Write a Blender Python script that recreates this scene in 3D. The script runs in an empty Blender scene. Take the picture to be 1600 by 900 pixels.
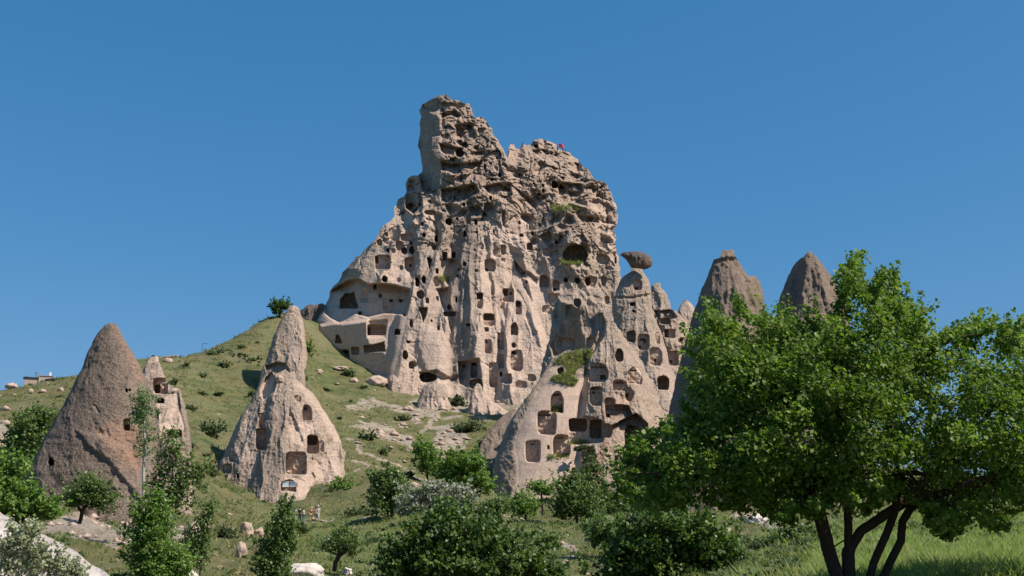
import bpy, bmesh, math, random
import numpy as np
from mathutils import Vector
random.seed(5); RS = np.random.RandomState(7)
S = bpy.context.scene; COL = S.collection
# ---------------------------------------------------------------- camera, sky, sun
F = 1715.0; HZ = 800.0                       # focal length in photo pixels, row of the horizon
TH = math.atan((HZ-450)/F); CT, ST = math.cos(TH), math.sin(TH)
cam = bpy.data.cameras.new('camera'); co = bpy.data.objects.new('camera', cam); COL.objects.link(co)
cam.sensor_width = 36; cam.lens = 36*F/1600; cam.clip_start = .1; cam.clip_end = 20000
co.rotation_euler = (math.pi/2+TH, 0, 0); S.camera = co
SUN_EL, SUN_AZ = 50, 20                       # degrees; azimuth from +X towards the camera side (-Y)
el, az = math.radians(SUN_EL), math.radians(SUN_AZ)
SD = Vector((math.cos(el)*math.cos(az), -math.cos(el)*math.sin(az), math.sin(el)))
W = bpy.data.worlds.new('World'); S.world = W; W.use_nodes = True
nt = W.node_tree; bg = nt.nodes['Background']
sk = nt.nodes.new('ShaderNodeTexSky'); sk.sky_type = 'NISHITA'; sk.sun_disc = False
sk.sun_elevation = el; sk.sun_rotation = math.radians(90+SUN_AZ)
sk.altitude = 1200; sk.air_density = 1.0; sk.dust_density = 2.5; sk.ozone_density = 10
sep_, com_ = nt.nodes.new('ShaderNodeSeparateColor'), nt.nodes.new('ShaderNodeCombineColor'); nt.links.new(sk.outputs[0], sep_.inputs[0])   # tone of the deep, polarised blue
for i_, (g_, a_) in enumerate(((1.17, .95), (.6, .535), (.47, .62))):
    p_, m_ = nt.nodes.new('ShaderNodeMath'), nt.nodes.new('ShaderNodeMath'); p_.operation = 'POWER'; m_.operation = 'MULTIPLY'; p_.inputs[1].default_value = g_; m_.inputs[1].default_value = a_*10**(1-g_)
    nt.links.new(sep_.outputs[i_], p_.inputs[0]); nt.links.new(p_.outputs[0], m_.inputs[0]); nt.links.new(m_.outputs[0], com_.inputs[i_])
nt.links.new(com_.outputs[0], bg.inputs[0]); bg.inputs[1].default_value = .097
sl = bpy.data.lights.new('sun', 'SUN'); sl.energy = 4.6; sl.angle = math.radians(.53); sl.color = (1, .93, .84)
so = bpy.data.objects.new('sun', sl); COL.objects.link(so); so.rotation_euler = SD.to_track_quat('Z', 'Y').to_euler()
S.view_settings.view_transform = 'Standard'; S.view_settings.look = 'None'; S.view_settings.exposure = .4; S.view_settings.gamma = 1
S.cycles.max_bounces = 7; S.cycles.diffuse_bounces = 5; S.cycles.transparent_max_bounces = 4

# ---------------------------------------------------------------- measuring: photo pixel + distance -> point in the place
def P(u, v, Y):
    u, v, Y = np.asarray(u, float), np.asarray(v, float), np.asarray(Y, float)
    b = (450-v)/F; fw = CT-b*ST; s = Y/fw
    return np.stack(np.broadcast_arrays((u-800)/F*s, Y, (ST+b*CT)*s), -1)
def PV(u, v, Y): return Vector(P(u, v, Y).tolist())
def proj(x, y, z):
    d = y*CT+z*ST; d = np.where(d > .1, d, .1)
    return 800+F*x/d, 450-F*(-y*ST+z*CT)/d
def m_per_px(Y): return Y/F

# ---------------------------------------------------------------- numpy noise
_pr = np.random.RandomState(11).permutation(256); _pm = np.concatenate([_pr, _pr, _pr])
_g = np.array([[1,1,0],[-1,1,0],[1,-1,0],[-1,-1,0],[1,0,1],[-1,0,1],[1,0,-1],[-1,0,-1],[0,1,1],[0,-1,1],[0,1,-1],[0,-1,-1]], float)
def pn(x, y, z=0.0):
    x, y, z = np.broadcast_arrays(np.asarray(x, float), y, z)
    xi, yi, zi = np.floor(x).astype(int), np.floor(y).astype(int), np.floor(z).astype(int)
    x, y, z = x-xi, y-yi, z-zi; f = lambda t: t*t*t*(t*(t*6-15)+10)
    a, b, c = f(x), f(y), f(z); r = 0
    for i in (0, 1):
        for j in (0, 1):
            for k in (0, 1):
                h = _g[_pm[_pm[_pm[(xi+i) & 255]+((yi+j) & 255)]+((zi+k) & 255)] % 12]
                w = (a if i else 1-a)*(b if j else 1-b)*(c if k else 1-c)
                r = r+w*(h[..., 0]*(x-i)+h[..., 1]*(y-j)+h[..., 2]*(z-k))
    return r
def fbm(x, y, z=0.0, o=4, g=.5):
    r, a = 0, 1
    for i in range(o): r = r+a*pn(x, y, z+i*7.3); x, y, z, a = x*2.03, y*2.03, np.asarray(z)*2.03, a*g
    return r
def ridged(x, y, z=0.0, o=4, g=.55):
    r, a, w = 0, 1, 1
    for i in range(o):
        n = (1-np.abs(pn(x, y, z+i*5.1))*1.6); n = n*n; r = r+a*n*w; w = np.clip(n, 0, 1)
        x, y, z, a = x*2.07, y*2.07, np.asarray(z)*2.07, a*g
    return r
def worley(x, y, seed=0):
    xi, yi = np.floor(x).astype(int), np.floor(y).astype(int); f1 = np.full(np.shape(x), 9.); f2 = f1.copy(); idv = np.zeros(np.shape(x))
    for i in (-1, 0, 1):
        for j in (-1, 0, 1):
            h = _pm[_pm[(xi+i+seed) & 255]+((yi+j) & 255)]; h2 = _pm[h+91]
            d = np.hypot(xi+i+h/255.-x, yi+j+h2/255.-y)
            c = d < f1; f2 = np.where(c, f1, np.minimum(f2, d)); idv = np.where(c, _pm[h+37]/255., idv); f1 = np.where(c, d, f1)
    return f1, f2, idv
def facet(x, y, seed=0, g=.6):
    "broken blocks: every Voronoi cell is a tilted plane at its own height"
    xi, yi = np.floor(x).astype(int), np.floor(y).astype(int); f1 = np.full(np.shape(x), 9.); f2 = f1.copy(); h = np.zeros(np.shape(x))
    for i in (-1, 0, 1):
        for j in (-1, 0, 1):
            a = _pm[_pm[(xi+i+seed) & 255]+((yi+j) & 255)]; b = _pm[a+91]; c_ = _pm[a+37]; e = _pm[a+151]
            dx, dy = x-(xi+i+a/255.), y-(yi+j+b/255.); d = np.hypot(dx, dy*.9); k = d < f1; f2 = np.where(k, f1, np.minimum(f2, d)); f1 = np.where(k, d, f1)
            h = np.where(k, (e/255.-.5)+g*((c_/255.-.5)*dx*2+(_pm[a+200]/255.-.35)*dy*2), h)
    return h-.25*np.exp(-((f2-f1)/.05)**2)*0+.3*ss(.08, 0, f2-f1)
def ss(a, b, x): t = np.clip((x-a)/(b-a), 0, 1); return t*t*(3-2*t)
def smin(a, b, k): h = np.clip(.5+.5*(b-a)/k, 0, 1); return b*(1-h)+a*h-k*h*(1-h)

# ---------------------------------------------------------------- polygons
def inside(poly, U, V):
    r = np.zeros(U.shape, bool); p = np.asarray(poly, float); q = np.roll(p, -1, 0)
    for (x0, y0), (x1, y1) in zip(p, q):
        if y0 == y1: continue
        c = ((y0 > V) != (y1 > V)) & (U < (x1-x0)*(V-y0)/(y1-y0)+x0); r ^= c
    return r
def edge_near(poly, U, V, vmax=1e9):
    p = np.asarray(poly, float); q = np.roll(p, -1, 0); D = np.full(U.shape, 1e9); NU, NV = U.copy(), V.copy()
    for (x0, y0), (x1, y1) in zip(p, q):
        if y0 > vmax and y1 > vmax: continue
        dx, dy = x1-x0, y1-y0; l = dx*dx+dy*dy
        if l == 0: continue
        t = np.clip(((U-x0)*dx+(V-y0)*dy)/l, 0, 1); ex, ey = x0+t*dx, y0+t*dy; d = np.hypot(U-ex, V-ey)
        c = d < D; D = np.where(c, d, D); NU = np.where(c, ex, NU); NV = np.where(c, ey, NV)
    return D, NU, NV
def soft(poly, U, V, w=1.0):
    "1 inside, 0 outside, ramp w pixels wide; evaluated only near the polygon"
    p = np.asarray(poly, float); m = np.zeros(U.shape)
    b = (U > p[:, 0].min()-w) & (U < p[:, 0].max()+w) & (V > p[:, 1].min()-w) & (V < p[:, 1].max()+w)
    if not b.any(): return m
    u, v = U[b], V[b]; d = edge_near(p, u, v)[0]; s = np.where(inside(p, u, v), d, -d)
    m[b] = ss(-w/2, w/2, s); return m
def rough(poly, amp, seg=6, vmax=1e9, seed=0, freq=.09):
    p = [tuple(map(float, a)) for a in poly]; out = []
    for a, b in zip(p, p[1:]+p[:1]):
        L = math.hypot(b[0]-a[0], b[1]-a[1]); n = max(1, int(L/seg))
        for i in range(n):
            t = i/n; x, y = a[0]+(b[0]-a[0])*t, a[1]+(b[1]-a[1])*t
            if y < vmax and L > 0:
                nx, ny = (b[1]-a[1])/L, -(b[0]-a[0])/L
                k = amp*(2.2*float(pn(x*freq+seed, y*freq, 3.3))+1.4*float(pn(x*freq*2.7, y*freq*2.7+seed, 8.1))); x += nx*k; y += ny*k
            out.append((x, y))
    return out
def shape(kind, a, b, c, d):
    cx, cy, rx, ry = (a+c)/2, (b+d)/2, (c-a)/2, (d-b)/2; pts = []
    for i in range(28):
        t = math.tau*i/28; C, s = math.cos(t), math.sin(t)
        e = {'o': 1, 'r': .34, 'a': .34 if s > 0 else .85, 'c': .6}[kind]
        j = 1+.05*math.sin(3*t+a)+.03*math.sin(5*t+b)
        if kind == 'r': j = 1+.02*math.sin(3*t+a)
        pts.append((cx+rx*j*math.copysign(abs(C)**e, C), cy+ry*j*math.copysign(abs(s)**e, s)))
    return pts

# ---------------------------------------------------------------- objects
def tag(o, label=None, cat=None, group=None, kind=None):
    if label: o['label'] = label
    if cat: o['category'] = cat
    if group: o['group'] = group
    if kind: o['kind'] = kind
    return o
def mesh(name, V, Fc, mat=None, attrs=None, smooth=True, base=None, parent=None, nocat=False):
    "V (n,3) world points, Fc (m,k) indices"
    V = np.asarray(V, np.float32); Fc = np.asarray(Fc, np.int32)
    me = bpy.data.meshes.new(name); b = np.zeros(3, np.float32) if base is None else np.asarray(base, np.float32)
    me.vertices.add(len(V)); me.vertices.foreach_set('co', (V-b).ravel())
    m, k = Fc.shape; me.loops.add(m*k); me.loops.foreach_set('vertex_index', Fc.ravel())
    me.polygons.add(m); me.polygons.foreach_set('loop_start', np.arange(0, m*k, k, dtype=np.int32))
    if smooth: me.polygons.foreach_set('use_smooth', np.ones(m, bool))
    for an, av in (attrs or {}).items():
        av = np.asarray(av, np.float32)
        if av.ndim == 1: a = me.attributes.new(an, 'FLOAT', 'POINT'); a.data.foreach_set('value', av)
        else: a = me.attributes.new(an, 'FLOAT_COLOR', 'POINT'); a.data.foreach_set('color', np.c_[av[:, :3], np.ones(len(av))].astype(np.float32).ravel())
    me.update(calc_edges=True); me.validate()
    if mat: me.materials.append(mat)
    o = bpy.data.objects.new(name, me); COL.objects.link(o)
    if parent: o.parent = parent
    elif base is not None: o.location = b.tolist()
    return o
def bm_obj(name, bm, mat, parent=None, loc=(0, 0, 0), smooth=False):
    me = bpy.data.meshes.new(name); bm.normal_update(); bm.to_mesh(me); bm.free()
    for p in me.polygons: p.use_smooth = smooth
    if mat: me.materials.append(mat)
    o = bpy.data.objects.new(name, me); COL.objects.link(o); o.location = loc
    if parent: o.parent = parent
    return o
def empty(name, loc, rz=0):
    o = bpy.data.objects.new(name, None); COL.objects.link(o); o.location = loc; o.rotation_euler = (0, 0, rz); o.empty_display_size = .3
    return o
def box(bm, c, s, rz=0, bev=0):
    r = bmesh.ops.create_cube(bm, size=1)['verts']
    for v in r:
        x, y, z = v.co.x*s[0], v.co.y*s[1], v.co.z*s[2]
        v.co = (c[0]+x*math.cos(rz)-y*math.sin(rz), c[1]+x*math.sin(rz)+y*math.cos(rz), c[2]+z)
    if bev:
        es = list({e for v in r for e in v.link_edges}); bmesh.ops.bevel(bm, geom=es, offset=bev, segments=1, affect='EDGES')
def tube(pts, rad, n=6, caps=True):
    "verts, quads of a tube through pts"
    V, Q = [], []; pts = [Vector(p) for p in pts]; up = Vector((.3, .9, .1)).normalized()
    for i, p in enumerate(pts):
        d = (pts[min(i+1, len(pts)-1)]-pts[max(i-1, 0)]).normalized(); a = d.cross(up)
        if a.length < 1e-3: a = d.cross(Vector((1, 0, 0)))
        a.normalize(); b = d.cross(a)
        for k in range(n):
            t = math.tau*k/n; V.append(p+(a*math.cos(t)+b*math.sin(t))*rad[i])
    for i in range(len(pts)-1):
        for k in range(n): Q.append((i*n+k, i*n+(k+1) % n, (i+1)*n+(k+1) % n, (i+1)*n+k))
    return V, Q

# ---------------------------------------------------------------- materials
def mat(name, rough_=.9, spec=.2):
    m = bpy.data.materials.new(name); m.use_nodes = True; t = m.node_tree; b = t.nodes['Principled BSDF']
    b.inputs['Roughness'].default_value = rough_; b.inputs['Specular IOR Level'].default_value = spec
    return m, t, b
def N(t, ty, **k):
    n = t.nodes.new(ty)
    for a, v in k.items():
        if a[0] == '_': n.inputs[a[1:].replace('_', ' ')].default_value = v
        else: setattr(n, a, v)
    return n
def mix(t, fac, a, b, bt='MIX'):
    n = t.nodes.new('ShaderNodeMix'); n.data_type = 'RGBA'; n.blend_type = bt
    for s, v in ((n.inputs[0], fac), (n.inputs[6], a), (n.inputs[7], b)):
        if isinstance(v, bpy.types.NodeSocket): t.links.new(v, s)
        elif isinstance(v, (int, float)): s.default_value = v
        else: s.default_value = (*v, 1)
    return n.outputs[2]
def noise(t, scale, det=5, rgh=.6, vec=None, dist=0):
    n = N(t, 'ShaderNodeTexNoise', _Scale=scale, _Detail=det, _Roughness=rgh, _Distortion=dist)
    if vec: t.links.new(vec, n.inputs['Vector'])
    return n.outputs[0]
def ramp(t, s, p0, p1, lo=0., hi=1.):
    n = t.nodes.new('ShaderNodeMapRange'); t.links.new(s, n.inputs[0]); n.inputs[1].default_value = p0; n.inputs[2].default_value = p1
    n.inputs[3].default_value = lo; n.inputs[4].default_value = hi; n.interpolation_type = 'SMOOTHSTEP'; return n.outputs[0]
def mul(t, a, b, op='MULTIPLY'):
    n = N(t, 'ShaderNodeMath', operation=op)
    for i, v in enumerate((a, b)):
        if isinstance(v, bpy.types.NodeSocket): t.links.new(v, n.inputs[i])
        else: n.inputs[i].default_value = v
    return n.outputs[0]
def plain(name, col, rough_=.8, spec=.2, var=.12, scale=8):
    m, t, b = mat(name, rough_, spec); g = N(t, 'ShaderNodeTexCoord').outputs['Object']
    t.links.new(mix(t, noise(t, scale, vec=g), tuple(c*(1-var*2) for c in col), tuple(min(1, c*(1+var*2)) for c in col)), b.inputs['Base Color']); return m
def rock_mat(name, fresh, crust, dark, s=1.0, pit=1.0, amount=.5, fine=.27):
    "fresh = carved or freshly broken stone, crust = weathered skin, dark = lichen, dark streaks and areas painted darker. s = metres per texture unit"
    m, t, b = mat(name, .95, .1); pos = N(t, 'ShaderNodeNewGeometry').outputs['Position']
    at = N(t, 'ShaderNodeAttribute', attribute_name='paint'); sp = t.nodes.new('ShaderNodeSeparateColor'); t.links.new(at.outputs['Color'], sp.inputs[0])
    big = noise(t, .09/s, 6, .62, pos, .6); med = noise(t, .55/s, 6, .65, pos); sm = noise(t, 3.2/s, 5, .7, pos)
    mp = N(t, 'ShaderNodeMapping'); mp.inputs['Scale'].default_value = (1, 1, .16); t.links.new(pos, mp.inputs[0])
    streak = noise(t, .9/s, 5, .6, mp.outputs[0], .4)
    c = mix(t, ramp(t, big, .38, .62), crust, tuple(x*y for x, y in zip(crust, (1.14, 1.1, 1.02))))
    c = mix(t, mul(t, ramp(t, med, .42, .66), .55), c, fresh)
    c = mix(t, mul(t, ramp(t, streak, .5, .72), amount), c, dark)
    c = mix(t, sp.outputs[0], c, mix(t, ramp(t, streak, .35, .75, 0, .35), fresh, tuple(x*y for x, y in zip(fresh, (.8, .74, .68)))))
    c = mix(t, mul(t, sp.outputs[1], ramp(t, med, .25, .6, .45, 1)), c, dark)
    c = mix(t, mul(t, sp.outputs[2], ramp(t, med, .25, .6, .5, 1)), c, (.36, .2, .125))
    mp2 = N(t, 'ShaderNodeMapping'); mp2.inputs['Scale'].default_value = (.12, .12, 1.9); t.links.new(pos, mp2.inputs[0]); lay = noise(t, 1.1/s, 4, .65, mp2.outputs[0], .25)
    c = mix(t, mul(t, ramp(t, lay, .52, .68), .4), c, dark); c = mix(t, mul(t, ramp(t, noise(t, .16/s, 5, .6, pos, .8), .5, .62), .35), c, tuple(x*y for x, y in zip(crust, (1.22, 1.2, 1.16))))
    spk = noise(t, 1.4/s, 6, .78, pos); c = mix(t, mul(t, ramp(t, spk, .56, .66), .5), c, dark); c = mix(t, mul(t, ramp(t, noise(t, .75/s, 6, .75, mp.outputs[0], 1.), .6, .7), .5), c, tuple(min(1, x*1.12) for x in fresh))
    vo = N(t, 'ShaderNodeTexVoronoi', _Scale=2.2/s); t.links.new(pos, vo.inputs['Vector'])
    sh = ramp(t, sm, .3, .7, 1-fine*1.5, 1+fine); sc = N(t, 'ShaderNodeMix', data_type='RGBA', blend_type='MULTIPLY'); sc.inputs[0].default_value = 1
    t.links.new(c, sc.inputs[6]); sh = mul(t, mul(t, mul(t, sh, 1.0, 'SUBTRACT'), mul(t, 1.0, mul(t, sp.outputs[0], .7), 'SUBTRACT')), 1.0, 'ADD'); cb = t.nodes.new('ShaderNodeCombineColor'); [t.links.new(sh, cb.inputs[i]) for i in range(3)]; t.links.new(cb.outputs[0], sc.inputs[7])
    t.links.new(sc.outputs[2], b.inputs['Base Color'])
    inv = mul(t, 1.0, sp.outputs[0], 'SUBTRACT'); k = mul(t, mul(t, inv, .9), .1, 'ADD')
    h = mul(t, mul(t, mul(t, med, .42), mul(t, sm, .2), 'ADD'), mul(t, ramp(t, vo.outputs[0], .05, .45), .05*pit), 'ADD'); h = mul(t, h, mul(t, lay, .12), 'ADD'); h = mul(t, h, mul(t, k, 1.5*s))
    bp = N(t, 'ShaderNodeBump', _Strength=.95, _Distance=1.0); t.links.new(h, bp.inputs['Height']); t.links.new(bp.outputs[0], b.inputs['Normal'])
    return m
M = {}
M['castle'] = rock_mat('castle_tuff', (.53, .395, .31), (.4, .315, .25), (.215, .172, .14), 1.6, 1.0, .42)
M['tuff'] = rock_mat('pale_tuff', (.51, .375, .292), (.36, .283, .222), (.19, .15, .12), .9, 1.0, .5)
M['grey'] = rock_mat('grey_tuff', (.34, .24, .18), (.212, .163, .128), (.12, .094, .078), .6, 1.2, .45, .22)
M['white'] = rock_mat('white_tuff', (.62, .55, .49), (.56, .48, .42), (.36, .31, .27), .5, .4, .45, .14)
M['cap'] = rock_mat('capstone_rock', (.2, .15, .125), (.13, .1, .085), (.08, .065, .055), .6, 1.2, .45, .22)

# ---------------------------------------------------------------- relief sculpting of rock masses
SURF = {}
def relief(name, poly, Yf, mat_, step=1.0, lobes=(), ops=(), niches=(), paints=(), vbot=1e9, rough_amp=1.2, detail=None, k=3.0,
           back=.7, label='', cat='rock formation', group=None, greens=(), seed=0, nfreq=.09):
    poly = rough(poly, rough_amp, 5, vbot-2, seed, nfreq); pa = np.array(poly)
    us = np.arange(pa[:, 0].min()-step, pa[:, 0].max()+2*step, step); vs = np.arange(pa[:, 1].min()-step, pa[:, 1].max()+2*step, step)
    U, V = np.meshgrid(us, vs)
    cu, cv = (U[:-1, :-1]+U[1:, 1:])/2, (V[:-1, :-1]+V[1:, 1:])/2; cell = inside(poly, cu, cv)
    used = np.zeros(U.shape, bool); cnt = np.zeros(U.shape, int)
    for i in (0, 1):
        for j in (0, 1): cnt[i:i+cell.shape[0], j:j+cell.shape[1]] += cell
    used = cnt > 0; bnd = used & (cnt < 4)
    d, nu, nv = edge_near(poly, U[bnd], V[bnd]); U[bnd], V[bnd] = nu, nv
    D = np.zeros(U.shape); D[used] = edge_near(poly, U[used], V[used], vbot)[0]
    # row extents
    L = np.full(U.shape[0], np.nan); R = L.copy()
    for r in range(U.shape[0]):
        q = np.where(used[r])[0]
        if len(q): L[r], R[r] = U[r, q[0]], U[r, q[-1]]
    L = np.interp(vs, vs[~np.isnan(L)], L[~np.isnan(L)]); R = np.interp(vs, vs[~np.isnan(R)], R[~np.isnan(R)])
    kk = max(1, int(5/step)); ker = np.ones(2*kk+1)/(2*kk+1); pad = lambda a: np.convolve(np.pad(a, kk, 'edge'), ker, 'valid'); Ls, Rs = pad(L), pad(R)
    Y = Yf(U, V, D, Ls[:, None], Rs[:, None]); Y = np.broadcast_to(Y, U.shape).copy()
    Yedge0 = Y.copy()
    for lb in lobes:
        rows, y_top, y_bot, ratio = lb[:4]; kk_ = lb[4] if len(lb) > 4 else k; pw = lb[5] if len(lb) > 5 else 2.0
        rv = [a[0] for a in rows]; l = np.interp(vs, rv, [a[1] for a in rows])[:, None]; r = np.interp(vs, rv, [a[2] for a in rows])[:, None]
        wob = 4*pn(V*.03, seed+rows[0][1]*.1, 1.0); c, w = (l+r)/2+wob, (r-l)/2+.5; tt = np.abs((U-c)/w)
        yc = y_top+(y_bot-y_top)*np.clip((V-rv[0])/(rv[-1]-rv[0]), 0, 1.2)
        yl = np.where(tt < 1, yc-ratio*w*yc/F*np.sqrt(np.clip(1-tt**pw, 0, 1)), yc+(tt-1)*w*yc/F*2.5)
        yl = np.where(V < rv[0], yl+(rv[0]-V)*yc/F*1.6, yl); Y = smin(Y, yl, kk_)
    for op in ops:
        if op[0] != 'late': Y = apply_op(op, U, V, Y)
    wx, wz = (U-800)*Y/F, (HZ-V)*Y/F
    if detail is not None: Y = Y+detail(wx, wz, U, V, np.clip(D/6, 0, 1))
    paint = np.zeros(U.shape+(3,))
    region = np.zeros(cell.shape, int); regs = [None]
    def regof(mk):
        c = np.zeros(cell.shape, bool)
        for i in (0, 1):
            for j in (0, 1): c |= mk[i:i+cell.shape[0], j:j+cell.shape[1]]
        return c & cell
    for op in ops:
        if op[0] == 'late': Y = apply_op(op[1:], U, V, Y)
    for ch, pl, amt, w in paints:
        mk = soft(pl, U, V, w); paint[..., ch] = np.maximum(paint[..., ch], mk*amt)
    for nc in niches:
        nm, kd, a, b, c, d_, dep = nc[:7]; pl = kd if isinstance(kd, list) else shape(kd, a, b, c, d_)
        if isinstance(kd, list): q = np.array(pl); a, b, c, d_ = q[:, 0].min(), q[:, 1].min(), q[:, 0].max(), q[:, 1].max()
        mk = soft(pl, U, V, 1.2*max(1, step))
        s = mk > .5
        if s.sum() < 2: continue
        tlt = nc[7] if len(nc) > 7 else 0
        if nm == 'niche': yp = np.percentile(Y[s], 70)+dep*.8
        else: yp = Y[s].max()+dep*.75
        yp = yp+tlt*((V-b)/(max(d_-b, 1)))+.12*dep*pn(U*.2, V*.2, 5.)
        Y = np.where(mk > 0, Y*(1-mk)+np.maximum(yp, Y)*mk, Y)
        if nm == 'niche': paint[..., 0] = np.maximum(paint[..., 0], mk*.8)
        rr = regof(mk > .5); par = 0
        cc = region[rr]
        if len(cc) and nm != 'niche':
            p_ = np.bincount(cc).argmax()
            if p_ and regs[p_][0] == 'niche' and regs[p_][1] == 0: par = p_
        regs.append((nm, par)); region[rr] = len(regs)-1
    greg = len(regs)
    for gp in greens:
        mk = soft(gp, U, V, 2.0); region[regof(mk > .5)] = greg
        Y = Y-mk*.35*(1+pn(U*.3, V*.3, 2.)) 
    if greens: regs.append(('grass_ledge', 0))
    pts = P(U, V, Y); base = P(pa[:, 0].mean(), min(pa[:, 1].max(), vbot), float(np.median(Y[used])))
    idx = -np.ones(U.shape, int)
    quad = lambda ii, jj: (ii*U.shape[1]+jj)
    objs = {}
    flat = pts.reshape(-1, 3); pf = paint.reshape(-1, 3)
    for rg in range(len(regs)):
        ci, cj = np.where(cell & (region == rg))
        if not len(ci): continue
        q = np.stack([quad(ci, cj), quad(ci+1, cj), quad(ci+1, cj+1), quad(ci, cj+1)], 1)
        un, inv = np.unique(q, return_inverse=True); q = inv.reshape(q.shape); vv = flat[un]; at = pf[un]
        if rg == 0:
            # back of the rock: boundary edges carried round behind in rings
            e = {}
            for a0, b0 in ((0, 1), (1, 2), (2, 3), (3, 0)):
                pass
            allq = np.stack([quad(*(lambda z: (z[0], z[1]))(np.where(cell))), ], 0)
            ai, aj = np.where(cell); aq = np.stack([quad(ai, aj), quad(ai+1, aj), quad(ai+1, aj+1), quad(ai, aj+1)], 1)
            ed = np.concatenate([aq[:, [0, 1]], aq[:, [1, 2]], aq[:, [2, 3]], aq[:, [3, 0]]]); NN = U.size
            key = ed[:, 0]*NN+ed[:, 1]; rk = ed[:, 1]*NN+ed[:, 0]; be = ed[~np.isin(key, rk)]
            bu, binv = np.unique(be, return_inverse=True); be = binv.reshape(be.shape)
            bU, bV, bY = U.reshape(-1)[bu], V.reshape(-1)[bu], Y.reshape(-1)[bu]
            mid = np.interp(bV, vs, (Ls+Rs)/2); hw = np.interp(bV, vs, (Rs-Ls)/2)
            T = back*hw.max()*bY/F; rings = [flat[bu]]; vm = pa[:, 1].min()
            for a in (.35, .8, 1.25, math.pi/2):
                x2 = mid+(bU-mid)*math.cos(a); v2 = bV+(np.maximum(bV.max(), bV)-bV)*.25*(1-math.cos(a)); hw2 = np.minimum(hw/hw.max()*1.2, 1)
                rings.append(P(x2, v2, bY)*1.0+np.stack([0*bY, T*hw2*math.sin(a), 0*bY], 1))
            nb = len(bu); bv = np.concatenate(rings); bq = []
            for r_ in range(4): bq.append(np.stack([be[:, 1]+r_*nb, be[:, 0]+r_*nb, be[:, 0]+(r_+1)*nb, be[:, 1]+(r_+1)*nb], 1))
            q = np.concatenate([q]+[b_+len(vv) for b_ in bq]); vv = np.concatenate([vv, bv]); at = np.concatenate([at, np.zeros((len(bv), 3))])
            o = mesh(name, vv, q, mat_, {'paint': at}, True, base); tag(o, label, cat, group); objs[0] = o
        elif regs[rg][0] == 'grass_ledge':
            g = mesh('grass_ledge', vv, q, M['grass'], {'bare': np.zeros(len(vv)), 'dry': np.full(len(vv), .55)}, True, base, parent=objs[0])
            g['kind'] = 'stuff'; SURF[name+'_green'] = vv[q].mean(1)
        else:
            nm, par = regs[rg]; objs[rg] = mesh(nm, vv, q, mat_, {'paint': at}, True, base, parent=objs.get(par) or objs[0])
    SURF[name] = (us, vs, Y, base)
    return objs[0]
def surf_Y(name, u, v):
    us, vs, Y, _ = SURF[name]; return float(Y[int(np.clip(np.searchsorted(vs, v), 0, len(vs)-1)), int(np.clip(np.searchsorted(us, u), 0, len(us)-1))])
def apply_op(op, U, V, Y):
    "('cut', poly, depth_top, depth_bottom, softness)  ('add', ...) the same without noise; ('plane', poly, Y at centre, dY/du, dY/dv, soft); ('step', ...)"
    kd, pl = op[0], op[1]; q = np.array(pl); w = op[4] if kd != 'plane' else op[5]; mk = soft(pl, U, V, w)
    if kd == 'cut':
        t = np.clip((V-q[:, 1].min())/(q[:, 1].max()-q[:, 1].min()), 0, 1); return Y+mk*(op[2]*(1-t)+op[3]*t)
    if kd == 'plane':
        c = q.mean(0); yp = op[2]+op[3]*(U-c[0])+op[4]*(V-c[1]); return Y*(1-mk)+yp*mk
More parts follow.
